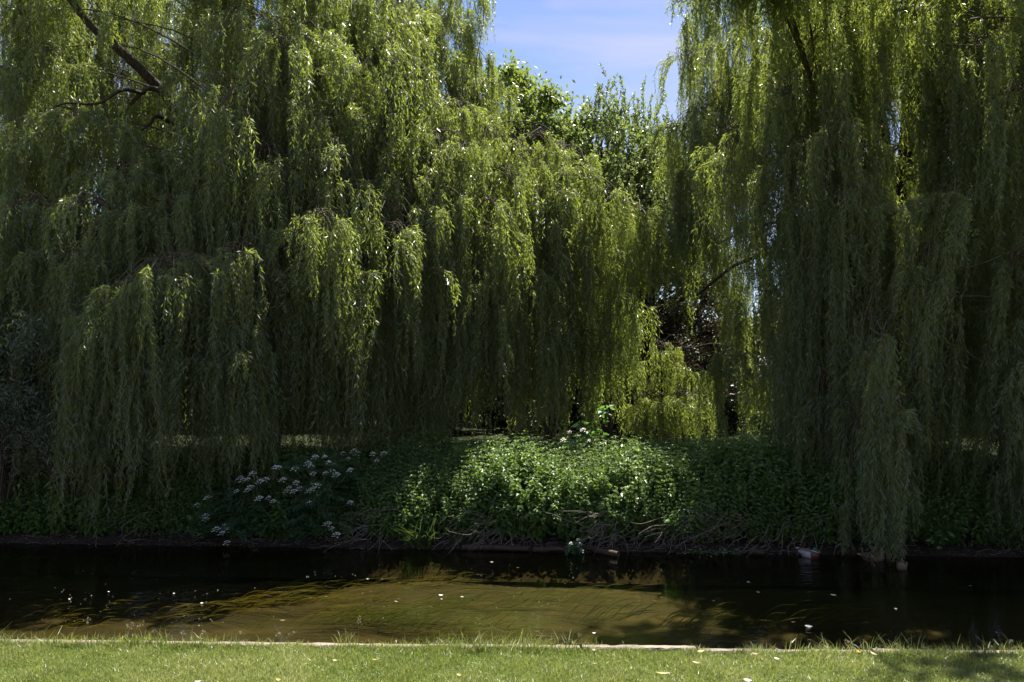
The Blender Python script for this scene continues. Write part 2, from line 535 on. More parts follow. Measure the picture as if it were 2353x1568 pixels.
# ------------------------------------------------------------------ weeping willows
class Willow:
    def __init__(self, seed):
        self.r = np.random.default_rng(seed)
        self.g = Geo()
        self.st = []          # strand blocks
        self.tops = []        # spray centres, for branches

    def spray(self, P, w, drop, n=None, dome=0.4, zj=None, spacing=0.037, leaf=0.130, lean=(0, 0), tint=None, flat=1.0, strands=(6, 11)):
        """an arching branch end with hanging tresses"""
        r = self.r
        P = np.asarray(P, float)
        if n is None:
            n = int(8 + 9.5 * w)
        base_t = r.uniform(0.15, 0.75) if tint is None else tint  # given tints paint sunny sprays paler and shaded ones darker
        self.tops.append((P, w))
        for _ in range(n):
            rad = math.sqrt(r.uniform(0.0, 1))
            ph = r.uniform(0, 2 * PI)
            o = np.array([math.cos(ph) * rad * w / 2, math.sin(ph) * rad * w / 2 * flat, -dome * w / 2 * rad ** 2 + r.normal(0, 0.05) - abs(r.normal(0, zj if zj is not None else 0.16 * w))])
            s = P + o
            dr = drop * r.uniform(0.42, 1.15)
            m = r.integers(*strands)
            az = ph + r.normal(0, 0.8, m)
            h = np.stack([np.cos(az), np.sin(az), np.zeros(m)], 1)
            st = s + r.normal(0, 0.036, (m, 3)) + h * 0.03
            arc = r.uniform() < 0.16
            if arc: dr *= 0.55; az = ph + r.normal(0, 0.3, m); h = np.stack([np.cos(az), np.sin(az), np.zeros(m)], 1)
            self.st.append(dict(p=st, h=h, L=dr * r.uniform(0.55, 1.05, m), a=r.uniform(0.04, 0.24, m) * min(1, 0.5 + w / 3) + (r.uniform(0.2, 0.6) if arc else 0),
                                b=r.uniform(0.12, 0.4, m) + (0.2 if arc else 0), k=r.uniform(-0.3, 0.7, m),
                                lean=np.tile(np.array([lean[0], lean[1]]) + r.normal(0, 0.05, 2), (m, 1)),
                                tint=np.full(m, np.clip(base_t + r.normal(0, 0.16), 0, 1)),
                                sp=np.full(m, spacing), lf=np.full(m, leaf)))
            # twig from the spray centre to the tress
            mid = P + o * 0.5 + np.array([0, 0, 0.12 * w * (0.5 + rad * 0.5)])
            self.g_tw = getattr(self, 'g_tw', [])
            P1 = P + o * 0.3 * r.uniform(0, 1) + r.normal(0, 0.10, 3)
            self.g_tw.append(np.stack([P1, (P1 + mid) / 2 + r.normal(0, 0.03, 3), mid, (mid + s) / 2 + np.array([0, 0, 0.04]), s]))

    def build_leaves(self):
        r = self.r
        cat = {k: np.concatenate([b[k] for b in self.st]) for k in self.st[0]}
        M_ = len(cat['L'])
        ph = r.uniform(0, 2 * PI, (M_, 4))
        fr = r.uniform(0.7, 2.2, (M_, 2))
        amp = r.uniform(0.01, 0.085, (M_, 2))

        def pos(i, t):
            e = 1 - np.exp(-t / cat['b'][i])
            q = cat['p'][i] + cat['h'][i] * (cat['a'][i] * e)[:, None]
            q[:, 2] += -t + cat['b'][i] * (1 + cat['k'][i]) * e
            w = np.clip(t, 0, 1.2)
            q[:, 0] += np.sin(fr[i, 0] * t * 2.2 + ph[i, 0]) * amp[i, 0] * w + cat['lean'][i, 0] * t
            q[:, 1] += np.sin(fr[i, 1] * t * 2.2 + ph[i, 1]) * amp[i, 1] * w + cat['lean'][i, 1] * t
            return q

        # twigs
        K = 8
        idx = np.repeat(np.arange(M_), K)
        t = np.tile(np.linspace(0, 1, K), M_) * cat['L'][idx]
        C = pos(idx, t).reshape(M_, K, 3)
        thin_tubes(self.g, C, np.linspace(0.0034, 0.0013, K), 1)
        thin_tubes(self.g, np.array(self.g_tw), np.array([0.016, 0.012, 0.009, 0.007, 0.005]), 2)
        # leaves
        n = np.maximum(4, (cat['L'] / cat['sp']).astype(int))
        idx = np.repeat(np.arange(M_), n)
        loc = np.arange(len(idx)) - np.repeat(np.cumsum(n) - n, n)
        t = (loc + r.uniform(0, 1, len(idx))) * cat['sp'][idx]
        t = np.minimum(t, cat['L'][idx])
        p0 = pos(idx, t)
        T = unit(pos(idx, t + 0.03) - p0)
        q = r.normal(size=(len(idx), 3))
        S = unit(q - (q * T).sum(1, keepdims=True) * T)
        D = unit(T * r.uniform(0.35, 1.0, (len(idx), 1)) + S * r.uniform(0.35, 0.9, (len(idx), 1)) + np.array([0, 0, -0.22]))
        frac = t / cat['L'][idx]
        Lf = cat['lf'][idx] * r.uniform(0.6, 1.15, len(idx)) * np.interp(frac, [0, 0.15, 0.8, 1], [0.8, 1, 1, 0.6])
        V = leaf_kites(p0, D, Lf, Lf * 0.17 * r.uniform(0.85, 1.25, len(idx)), None, 0.4, 0.3, r)
        ok = V[:, :, 2].min(1) > 0.03
        # keep the tips out of the bank
        gz = far_ground(p0[:, 0], p0[:, 1])
        ok &= p0[:, 2] > np.where(p0[:, 1] > y_far(p0[:, 0]), gz + 0.05, 0.02)
        V = V[ok]
        self.g.kites(V, 0, cat['tint'][idx][ok])
        return len(V)

    def branches(self, trunk_pts, k_up=0.35, rmin=0.014):
        """small limbs from the nearest scaffold point to every spray centre"""
        r = self.r
        S = np.asarray(trunk_pts)
        for P, w in self.tops:
            if r.uniform() < 0.25: continue
            d = np.linalg.norm(S - P, axis=1) + np.abs(np.minimum(P[2] - S[:, 2], 0)) * 0.5
            A = S[np.argmin(d)]
            v = P - A
            hl = np.linalg.norm(v[:2])
            m1 = A + v * 0.35 + np.array([0, 0, 0.16 * hl]) + r.normal(0, 0.12, 3)
            m2 = A + v * 0.7 + np.array([0, 0, 0.16 * hl]) + r.normal(0, 0.12, 3)
            tube(self.g, [A, m1, m2, P], rmin + 0.006 * min(hl, 5), 0.008, 5, 2, 4, 0.05, cap=False)


def willow_tree(label, trunk_base, trunk_paths, limbs, sprays, fill, seed, limb_twigs=True):
    """trunk_paths: list of (points, r0, r1); limbs: each visible limb a part"""
    root = thing('weeping_willow', trunk_base, label, 'tree', 'weeping willows on the far river bank')
    W = Willow(seed)
    for s in sprays:
        W.spray(**s)
    for s in fill(W.r):
        W.spray(**s)
    scaffold = []
    g = Geo()
    for pts, r0, r1 in trunk_paths:
        C = tube(g, pts, r0, r1, 14, 0, 7, 0.05, rng=W.r)
        scaffold += list(C[2:])
    link('trunk', g.mesh('trunk', trunk_base), [M['bark']], root)
    for pts, r0, r1 in limbs:
        g = Geo()
        C = tube(g, pts, r0, r1, 10, 0, 7, 0.06, rng=W.r)
        if limb_twigs: scaffold += list(C)
        link('limb', g.mesh('limb', trunk_base), [M['bark']], root)
    W.branches(scaffold)
    n = W.build_leaves()
    link('crown', W.g.mesh('crown', trunk_base), [M['willow'], M['willow_twig'], M['branchlet']], root)
    print('willow', label[:30], n, 'leaves', len(W.tops), 'sprays')
    return root


def U(u, v, Y, w, drop, **kw):
    d = dict(P=at(u, v, Y), w=w, drop=drop)
    d.update(kw)
    return d


def row(u, vt, vb, Y, w, **kw):
    kw.setdefault('zj', 0.42 * w)
    return U(u, vt - 30, Y, w, 1.12 * (vb - vt) * Y / FPX, **kw)


def fill_shell(center, Rx, Ry, ztop, zlow, n, drop, ok=None, leaf=0.165, spacing=0.06, rmin=0.25, w=(1.6, 2.6)):
    def f(r):
        out = []
        tries = 0
        while len(out) < n and tries < 4000:
            tries += 1
            ph = r.uniform(0, 2 * PI)
            q = math.sqrt(r.uniform(rmin ** 2, 1))
            x = center[0] + math.cos(ph) * q * Rx
            y = center[1] + math.sin(ph) * q * Ry
            dome = zlow + (ztop - zlow) * math.sqrt(max(0, 1 - q ** 2 * 0.97))
            z = dome - abs(r.normal(0, 0.16)) * (ztop - zlow)
            if z < 3.2: continue
            if ok and not ok(x, y, z): continue
            dr = min(r.uniform(*drop), z - 1.6)
            ww = r.uniform(*w)
            out.append(dict(P=(x, y, z), w=ww, drop=dr, leaf=leaf, spacing=spacing, zj=0.42 * ww, n=int(5 + 5.5 * ww)))
        return out
    return f


def proj(x, y, z):
    """picture column and row (2353 frame) of a point, to check silhouettes while planning"""
    dx, dy, dz = x - CAM[0], y - CAM[1], z - CAM[2]
    f = dy * math.cos(PITCH) + dz * math.sin(PITCH)
    h = -dy * math.sin(PITCH) + dz * math.cos(PITCH)
    return 1176.5 + FPX * dx / f, 784 - FPX * h / f


# --- left willow
tb = np.array([-6.6, 21.5, 0.85])
t1_trunk = [([tb + [0, 0, -0.3], tb + [0, 0, 1.5], tb + [0.1, -0.1, 3.4], tb + [0.15, -0.2, 5.2]], 0.42, 0.32),
            ([tb + [0.15, -0.2, 5.0], tb + [0.8, 0.1, 7.4], tb + [1.5, 0.8, 9.6], tb + [2.2, 1.2, 12.2]], 0.26, 0.08),
            ([tb + [0.15, -0.2, 5.2], tb + [2.4, -0.5, 7.6], tb + [4.2, 0.2, 9.4], tb + [5.6, 1.5, 10.6]], 0.2, 0.06)]
l1 = [tb + [0.15, -0.2, 5.1], at(505, 410, 20.6), at(440, 310, 19.9), at(385, 225, 19.4), at(345, 182, 19.0), at(300, 138, 18.6), at(252, 95, 18.3), at(205, 55, 18.0), at(150, -20, 17.6), at(100, -120, 17.3)]
l1b = [at(400, 250, 19.5), at(378, 216, 19.1), at(345, 203, 18.9), at(325, 214, 18.7), at(300, 240, 18.5)]
l1c = [at(432, 286, 19.8), at(395, 282, 19.4), at(360, 268, 19.0), at(345, 285, 18.8), at(325, 300, 18.6)]
l1d = [at(330, 214, 18.8), at(280, 208, 17.9), at(225, 238, 17.3), at(150, 238, 16.9), at(108, 256, 16.6)]
l1e = [tb + [0.1, -0.1, 3.6], at(560, 600, 19.0), at(470, 560, 17.6), at(415, 530, 16.6), at(395, 560, 16.0), at(402, 592, 15.5)]
sp1 = [
    U(400, 592, 15.3, 2.3, 3.9, n=34, tint=0.25), U(300, 650, 15.1, 1.5, 4.1, tint=0.2), U(250, 720, 15.0, 1.3, 3.4, tint=0.2), U(560, 560, 15.6, 1.5, 4.4), U(545, 740, 15.1, 0.7, 3.1, n=9),
    U(170, 570, 16.0, 1.6, 4.0, tint=0.2), U(80, 460, 16.5, 1.8, 4.0), U(0, 520, 16.6, 1.8, 4.0), U(640, 640, 16.2, 1.5, 3.8), U(480, 800, 15.2, 1.0, 2.6, tint=0.2),
    U(610, 345, 16.5, 2.2, 4.0, n=30, tint=0.35), U(700, 385, 16.3, 1.6, 4.0), U(735, 492, 15.8, 1.3, 3.0), U(480, 420, 16.8, 2.0, 3.4), U(285, 372, 16.5, 1.5, 3.0),
    U(200, 455, 16.2, 1.5, 3.6), U(380, 470, 16.9, 1.8, 3.2), U(820, 560, 16.8, 1.5, 3.8), U(720, 700, 16.8, 1.4, 3.0), U(330, 480, 16.4, 1.3, 3.0),
    U(560, 25, 17.0, 2.0, 3.4), U(690, 60, 17.0, 2.0, 3.6), U(775, 105, 17.0, 1.6, 4.0, tint=0.55), U(640, 190, 17.2, 1.8, 3.2), U(750, 245, 17.0, 1.5, 3.6), U(545, 190, 17.3, 1.4, 3.2),
    U(620, -90, 19.4, 2.4, 3.0), U(520, -80, 19.8, 1.6, 2.6), U(760, -60, 19.6, 2.0, 3.0),
    U(40, 30, 17.6, 1.8, 3.2, tint=0.6), U(80, -60, 18.8, 2.0, 3.4, tint=0.55), U(20, 160, 16.6, 1.6, 3.4), U(110, 110, 16.8, 1.2, 3.2), U(170, 250, 16.7, 1.8, 3.0), U(230, 262, 16.7, 1.2, 2.6), U(110, 262, 16.5, 1.3, 3.0), U(60, 330, 16.8, 1.8, 3.4),
    U(330, 335, 17.6, 1.2, 2.4), U(430, 345, 18.0, 1.2, 2.6), U(555, 110, 18.2, 1.0, 3.0), U(500, 20, 22, 2.0, 2.6, tint=0.6), U(120, 60, 23, 2.4, 3.4, tint=0.6), U(230, 0, 23.5, 2.4, 3.4, tint=0.6), U(330, 60, 23, 2.4, 3.4, tint=0.7), U(420, 120, 22.5, 2.2, 3.4, tint=0.7), U(280, 170, 23, 2.2, 3.0, tint=0.6), U(180, 160, 23, 2.2, 3.0), U(60, -40, 22, 2.6, 3.2), U(150, -90, 22, 2.6, 3.2), U(250, -110, 23, 2.8, 3.2, tint=0.6), U(350, -90, 23, 2.8, 3.2, tint=0.6), U(440, -60, 22, 2.4, 3.2, tint=0.6), U(60, 140, 23, 2.4, 3.2), U(330, 230, 23.5, 2.4, 3),  U(400, 250, 22.5, 2.0, 2.6, tint=0.6),
    U(560, 300, 17.6, 1.6, 3.2), U(900, 520, 17.2, 1.6, 3.6),
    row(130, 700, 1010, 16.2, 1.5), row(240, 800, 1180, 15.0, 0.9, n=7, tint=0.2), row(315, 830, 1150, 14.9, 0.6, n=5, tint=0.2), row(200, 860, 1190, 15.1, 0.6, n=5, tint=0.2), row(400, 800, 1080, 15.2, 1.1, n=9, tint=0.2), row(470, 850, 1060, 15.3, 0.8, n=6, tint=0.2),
    row(560, 800, 1080, 15.3, 0.9), row(640, 740, 1040, 16.6, 1.4), row(610, 860, 1040, 16.2, 1.2), row(730, 800, 1030, 17.4, 1.4), row(790, 830, 1020, 17.8, 1.3), row(850, 760, 1020, 17.8, 1.4), row(690, 560, 900, 16.6, 1.4), row(60, 760, 1000, 17, 1.8), row(20, 640, 980, 17, 1.8),
    row(440, 640, 1000, 16.6, 1.8), row(340, 560, 960, 16.8, 1.8), row(520, 640, 1000, 17, 1.6), row(230, 560, 900, 16.8, 1.8), row(120, 420, 760, 17.2, 1.8), row(640, 440, 800, 17.2, 1.8), row(800, 660, 960, 17.4, 1.5), row(470, 340, 560, 18, 1.6), row(560, 420, 760, 17.6, 1.8),
    # back right of the crown, sunlight painted in by lighter leaf tints
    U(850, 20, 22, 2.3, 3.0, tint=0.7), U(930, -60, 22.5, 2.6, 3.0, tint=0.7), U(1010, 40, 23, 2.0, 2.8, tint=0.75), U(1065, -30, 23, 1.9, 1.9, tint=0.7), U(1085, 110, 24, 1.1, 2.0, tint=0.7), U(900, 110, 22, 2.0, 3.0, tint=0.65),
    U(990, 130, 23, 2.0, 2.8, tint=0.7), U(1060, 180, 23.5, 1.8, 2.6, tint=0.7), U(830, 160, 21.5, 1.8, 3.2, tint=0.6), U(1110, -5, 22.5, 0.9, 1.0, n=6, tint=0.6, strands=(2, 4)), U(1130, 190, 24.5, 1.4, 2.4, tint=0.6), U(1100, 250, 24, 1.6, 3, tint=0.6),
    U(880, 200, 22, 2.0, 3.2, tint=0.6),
]


def push_back(q, dy):
    """move a spray farther from the river along its sight line, keeping its proportions"""
    k = (q['P'][1] + dy) / q['P'][1]
    q['P'] = CAM + (q['P'] - CAM) * k
    for key in ('w', 'drop', 'zj'):
        if key in q:
            q[key] *= k


for q in sp1:
    if q['P'][2] > 9.2 and q['P'][1] < 18.5:
        push_back(q, 1.5)
    elif q['P'][2] > 7.6 and q['P'][1] < 17.5:
        push_back(q, 0.7)

sp1 += [U(150, -60, 17.3, 0.9, 1.2, n=9), U(262, 40, 17.4, 0.5, 1.5, n=4), U(395, 170, 18.4, 0.4, 1.0, n=3)]
for i_, u_ in enumerate(range(60, 680, 75)):
    sp1.append(U(u_, -150 - 30 * (i_ % 3), 18.6 + 0.5 * (i_ % 2), 2.2, 1.7))  # extra sprays above the frame, added to shade the lower tiers


def ok1(x, y, z):
    u, v = proj(x, y, z)
    if u > 1040: return False
    if u < 130 and v < 420 and y < 19.5: return False
    if 130 < u < 530 and v < 380 and y < 21.6: return False
    return True


fill1 = fill_shell((-6.2, 22.0), 7.0, 6.0, 15.5, 4.5, 100, (2.8, 4.8), ok1)
willow_tree('huge dark weeping willow with a bare crooked limb, filling the left side of the picture', tb, t1_trunk,
            [(l1, 0.16, 0.07), (l1b, 0.075, 0.04), (l1c, 0.06, 0.025), (l1d, 0.045, 0.015), (l1e, 0.10, 0.025)], sp1, fill1, 101, False)

# --- middle willow
tb = np.array([-2.9, 24.5, 0.9])
t2_trunk = [([tb + [0, 0, -0.3], tb + [0.05, 0, 1.6], tb + [0.0, -0.1, 3.6], tb + [0.3, -0.2, 5.6]], 0.40, 0.30),
            ([tb + [0.3, -0.2, 5.4], tb + [0.2, -0.6, 7.6], tb + [0.0, -1.4, 9.6], at(960, 215, 20.5)], 0.22, 0.06),
            ([tb + [0.3, -0.2, 5.4], tb + [2.0, -0.6, 7.4], tb + [3.6, -1.4, 8.8], at(1290, 335, 21.8)], 0.2, 0.05),
            ([tb + [0.0, 0, 3.8], tb + [2.6, -0.4, 5.8], tb + [4.8, -0.6, 6.9], at(1460, 480, 23.3)], 0.16, 0.05)]
l2a = [tb + [0.3, -0.2, 5.2], at(1010, 560, 22.5), at(1040, 540, 21.5), at(1062, 560, 20.8)]
sp2 = [
    U(955, 208, 20.0, 2.2, 4.0, n=30, tint=0.6), U(880, 275, 19.5, 1.7, 4.0, tint=0.5), U(1040, 238, 20.5, 1.8, 3.6, tint=0.6), U(1120, 300, 20.5, 1.8, 3.8, tint=0.6), U(1000, 310, 19.0, 2.0, 4.0, tint=0.5),
    U(905, 400, 18.5, 1.8, 4.0), U(1010, 445, 18.2, 1.8, 4.4), U(1105, 455, 18.4, 1.5, 4.0), U(1210, 305, 21.5, 2.0, 4.2, tint=0.65), U(1285, 340, 21.6, 1.8, 4.4, tint=0.65),
    U(1332, 385, 21.2, 1.2, 5.0, tint=0.65), U(1235, 435, 20.3, 1.8, 4.6, tint=0.6), U(1150, 385, 19.5, 1.8, 4.4, tint=0.5), U(1410, 455, 22.6, 1.5, 3.2, tint=0.7), U(1468, 500, 23.0, 1.3, 2.8, tint=0.7),
    U(1385, 560, 22.8, 1.5, 4.0, tint=0.7), U(1492, 590, 23.4, 0.8, 1.6, n=7, tint=0.7), U(1185, 600, 19.2, 1.5, 3.6), U(870, 610, 18.0, 1.6, 3.8), U(785, 660, 17.6, 1.5, 3.4),
    U(960, 640, 18.5, 1.6, 4.0), U(1080, 630, 18.8, 1.6, 4.0), U(1270, 620, 20.8, 1.6, 4.4), U(1345, 690, 21.4, 1.2, 3.4, tint=0.6), U(1395, 660, 21.8, 1.1, 3.8, tint=0.65), U(1130, 520, 18.3, 1.0, 3.4, n=8, tint=0.5),
    U(1130, 700, 18.4, 1.2, 3.0), U(1230, 760, 19.5, 1.3, 2.6), U(1020, 720, 18.3, 1.3, 3.0), U(905, 730, 18.0, 1.2, 3.0), U(1310, 560, 20.6, 1.2, 3.4, tint=0.6),
    U(1060, 330, 19.2, 1.4, 3.4, tint=0.55), U(940, 300, 18.9, 1.4, 3.4, tint=0.5), U(1180, 340, 20, 1.4, 3.6, tint=0.6),
    U(820, 330, 18.6, 1.4, 3.8), U(820, 460, 18.2, 1.4, 3.6),
    row(880, 760, 1015, 18.6, 1.4), row(950, 780, 1010, 19, 1.4), row(1030, 790, 1008, 19.2, 1.3), row(1100, 780, 1008, 19.4, 1.3), row(1170, 770, 1006, 19.6, 1.3), row(1250, 800, 1004, 20.2, 1.2, tint=0.5), row(1330, 780, 1002, 21, 0.9, tint=0.6), row(1395, 800, 1010, 21.5, 0.8, tint=0.65),
    row(1000, 560, 860, 19.6, 1.8), row(1140, 560, 860, 20, 1.8), row(1220, 560, 860, 20.8, 1.8, tint=0.55), row(900, 560, 860, 19.2, 1.6), row(1300, 640, 960, 21.6, 1.5, tint=0.6), row(1380, 450, 760, 22, 1.4, tint=0.7), row(1440, 500, 720, 23, 1.2, tint=0.7), row(1480, 540, 690, 23.2, 0.9, tint=0.7),
    row(1080, 380, 700, 20.4, 1.8, tint=0.55), row(1300, 430, 760, 22.2, 1.8, tint=0.65), row(960, 420, 740, 19.8, 1.8),
]


for q in sp2:
    if q['P'][0] / q['P'][1] > -0.05:
        q.setdefault('n', int(5 + 5.5 * q['w']))
    if q['P'][1] > 21.9:
        push_back(q, -1.6)


def ok2(x, y, z):
    u, v = proj(x, y, z)
    lim = np.interp(v, [150, 250, 330, 420, 520, 620], [900, 1030, 1230, 1330, 1420, 1440])
    return u < lim and v > 190 and u > 760


fill2 = fill_shell((-1.0, 23.5), 5.0, 4.5, 12.0, 4.0, 22, (2.6, 4.4), ok2)
willow_tree('sunlit middle weeping willow whose bright drooping crown arches towards the gap of sky', tb, t2_trunk, [(l2a, 0.1, 0.03)], sp2, fill2, 202)

# --- right willow
tb = np.array([9.45, 19.0, 0.86])
t4_trunk = [([tb + [0, 0, -0.3], tb + [0.02, 0, 1.6], tb + [0.0, 0.1, 3.6], tb + [0.05, 0.2, 6.0]], 0.46, 0.34),
            ([tb + [0.05, 0.2, 5.8], at(2095, 300, 19.2), at(2100, 180, 19.2), at(2150, 60, 19.3), at(2190, -120, 19.5)], 0.30, 0.12),
            ([tb + [0.05, 0.2, 5.6], at(2030, 300, 19.6), at(2015, 190, 20.0), at(2010, 60, 20.5)], 0.16, 0.06)]
l4a = [at(2095, 195, 19.2), at(2040, 178, 19.0), at(2000, 195, 18.8), at(1950, 240, 18.5), at(1880, 225, 18.2)]
l4b = [tb + [0.05, 0.1, 4.8], at(2150, 545, 18.6), at(2210, 522, 18.0), at(2290, 515, 17.4), at(2370, 540, 17.0)]
l4c = [tb + [0, 0.1, 4.2], at(1990, 440, 19.8), at(1900, 480, 20.2), at(1790, 570, 20.4), at(1690, 610, 20.6), at(1600, 680, 20.8)]
l4d = [at(1960, 455, 20.0), at(1880, 545, 20.1), at(1800, 640, 20.2), at(1740, 720, 20.4)]
l4e = [at(2000, 450, 19.7), at(1850, 500, 19.9), at(1740, 520, 20.0), at(1650, 560, 20.2)]
l4f = [at(1965, 600, 16.6), at(1960, 680, 16.2), at(1985, 690, 16.0), at(2015, 745, 15.7), at(2020, 790, 15.5)]
l4g = [at(1690, 800, 24.5), at(1640, 790, 25.5), at(1575, 800, 26.1), at(1545, 770, 26.4), at(1520, 792, 26.4)]
l4h = [at(2170, -20, 17.0), at(2190, 40, 16.6), at(2165, 75, 16.4), at(2150, 105, 16.2)]
sp4 = [
    U(1575, 120, 20, 1.2, 3.6, tint=0.65), U(1630, 20, 20, 1.5, 3.8, tint=0.65), U(1670, -70, 20, 1.6, 3.4, tint=0.6), U(1545, 270, 19.5, 1.1, 3.8, tint=0.65), U(1610, 255, 19.0, 1.7, 3.8, tint=0.55),
    U(1705, 75, 18.5, 2.0, 3.8, tint=0.65), U(1800, 25, 18.0, 2.0, 3.8, tint=0.6), U(1905, 40, 17.0, 2.0, 4.0, tint=0.4), U(1685, 290, 18.0, 1.5, 3.2, tint=0.4), U(1800, 180, 17.3, 1.5, 3.2, tint=0.4),
    U(1860, 320, 16.5, 1.5, 4.2, tint=0.25), U(1530, 460, 20, 0.9, 3.0, tint=0.5), U(1585, 500, 19.5, 1.2, 3.2), U(1925, 270, 16.0, 1.3, 4.8, tint=0.25), U(1960, 430, 15.6, 1.2, 4.8, tint=0.2),
    U(1880, 470, 16.2, 1.2, 4.4, tint=0.25), U(1995, 700, 14.8, 1.0, 3.4, n=9, tint=0.25), U(2028, 760, 13.6, 0.5, 3.4, n=5, zj=0.9, tint=0.3), 
    U(2190, 440, 15.0, 1.0, 4.6, lean=(-0.22, 0), n=16, tint=0.3), U(2130, 560, 14.8, 0.9, 3.8, lean=(-0.1, 0), tint=0.3), U(2250, 90, 16.0, 2.0, 3.4, tint=0.3), U(2340, 190, 15.2, 1.8, 3.8, tint=0.3), U(2345, 570, 14.5, 1.0, 4.6, lean=(-0.1, 0), tint=0.35),
    U(2320, 900, 14.2, 0.7, 2.9, n=9, tint=0.3), U(2400, 380, 15, 1.6, 4.2), U(2380, 700, 14.4, 1.2, 4.0), U(2085, 10, 16.5, 1.6, 2.2), U(2165, 105, 16.1, 0.9, 2.6, n=9, tint=0.35), U(2150, 380, 16.6, 1.3, 3.4, tint=0.25),
    U(1640, 540, 21.5, 1.3, 2.6, tint=0.7), U(1765, 660, 19.0, 1.8, 3.4, tint=0.3), U(1690, 800, 19.5, 1.5, 2.6, tint=0.35), U(1850, 720, 17.0, 1.4, 3.4, tint=0.25), U(1760, 480, 18.4, 1.2, 2.2), U(1900, 840, 15.6, 1.0, 2.6, tint=0.25),
    U(2240, 560, 17.0, 1.4, 3.4, tint=0.3), U(2130, 850, 15.4, 0.8, 2.8, n=9, tint=0.25), U(2200, 760, 17.2, 1.3, 2.8, tint=0.3),
    U(1830, 440, 17.2, 1.1, 2.8), U(1740, 230, 18.4, 1.3, 2.6, tint=0.5), U(2440, 100, 15.6, 2.0, 4),
    U(1600, 380, 19.4, 1.0, 3.0, tint=0.5), U(1980, 330, 17.0, 1.0, 2.6), U(1850, -60, 18.2, 2.2, 3, tint=0.55), U(2000, -80, 17.4, 2.2, 3), U(2200, -90, 17.0, 2.2, 3), U(1740, -60, 19, 2, 3, tint=0.6),
    row(1700, 880, 1012, 19.8, 1.2), row(1780, 800, 1020, 19, 1.3), row(1850, 860, 1080, 16.6, 1.0), row(1900, 900, 1110, 15.8, 1.0), row(1955, 960, 1230, 14.3, 0.5, n=6), row(1990, 880, 1160, 14.5, 0.5, n=6), row(2090, 880, 1180, 15.2, 0.6, n=6, tint=0.25),
    row(2150, 700, 1000, 16.2, 1.1), row(2200, 600, 900, 17.6, 1.4), row(2260, 700, 1010, 17.8, 1.4), row(2300, 760, 1120, 15.6, 1.1), row(2340, 880, 1250, 14.3, 0.8), row(2320, 420, 820, 16.8, 1.5),
    row(2000, 560, 860, 17.0, 1.5), row(1900, 680, 960, 17.6, 1.5), row(1820, 540, 840, 18.6, 1.4), row(1720, 620, 900, 20.4, 1.5, tint=0.55), row(1640, 420, 720, 20.4, 1.3, tint=0.55), row(1580, 340, 700, 20.6, 1.0, tint=0.6),
    row(1900, 180, 560, 17.2, 1.6), row(1960, 420, 760, 16.6, 1.4), row(2200, 240, 560, 16.6, 1.5), row(2290, 60, 440, 16.4, 1.6), row(1740, 330, 620, 20, 1.2, tint=0.5),
    row(1800, 500, 860, 23, 1.8, tint=0.7), row(1900, 560, 900, 23, 1.8, tint=0.7), row(1900, 800, 1000, 22, 1.8, tint=0.6), row(2000, 600, 940, 23, 1.8, tint=0.6), row(2280, 540, 900, 23, 1.8, tint=0.7), row(2230, 760, 960, 22, 1.6, tint=0.7), row(2330, 720, 980, 22, 1.6), row(1690, 130, 400, 22, 1.6, tint=0.7), row(1620, 130, 420, 22.5, 1.4, tint=0.7),
    row(2036, 930, 1325, 13.55, 0.5, n=9, zj=0.5, tint=0.35), U(1992, 960, 13.9, 0.3, 2.0, n=3, tint=0.3), U(2075, 990, 13.8, 0.3, 1.6, n=3, tint=0.3), 
    # low sprays reaching back to the gap, sun painted in as paler leaves
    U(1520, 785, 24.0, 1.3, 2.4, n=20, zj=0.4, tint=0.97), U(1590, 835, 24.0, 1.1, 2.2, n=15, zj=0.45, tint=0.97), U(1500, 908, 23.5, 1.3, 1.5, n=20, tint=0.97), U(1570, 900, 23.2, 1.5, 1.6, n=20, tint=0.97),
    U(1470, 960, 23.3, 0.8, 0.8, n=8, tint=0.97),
]
for q in sp4:
    if q['P'][0] / q['P'][1] < 0.32 and q['P'][1] > 18:
        push_back(q, 2.5)
        if 0.18 < q['P'][0] / q['P'][1] < 0.225 and q['P'][2] > 5:
            q['n'] = 5
    q['n'] = q.get('n', int(8 + 9.0 * q['w']) if q['P'][1] < 18.3 else int(5 + 5.5 * q['w']))
    if q['P'][1] < 18.3 and 'zj' not in q:
        q['zj'] = 0.8
        q['drop'] *= 1.12
    elif q['P'][1] < 18.3:
        q['zj'] = max(q['zj'], 0.7)

for i_, u_ in enumerate(range(1720, 2500, 95)):
    sp4.append(U(u_, -170 - 40 * (i_ % 3), 15.4 + 0.7 * (i_ % 2), 2.2, 1.7))  # sprays above the frame, added to shade the water and the crown front

for i_, u_ in enumerate((1700, 1740, 1690, 1730, 1770, 1810, 1850, 1680, 1720, 1800)):
    sp4.append(U(u_, -150 - 30 * (i_ % 3), 15.4 + 0.8 * (i_ % 3), 2.2, 1.4, n=30))  # more sprays mostly out of view, added to darken the right water


def ok4(x, y, z):
    u, v = proj(x, y, z)
    if u < 1640 or v > 560: return False
    if y < 18.2 and u > 1900: return False
    if x < 7.8 and y < 22: return False
    for (hu, hv, hr) in ((2040, 215, 90), (1780, 400, 100), (1700, 490, 90), (2240, 330, 60)):
        if (u - hu) ** 2 + (v + 60 - hv) ** 2 < (hr + 60) ** 2: return False
    return True


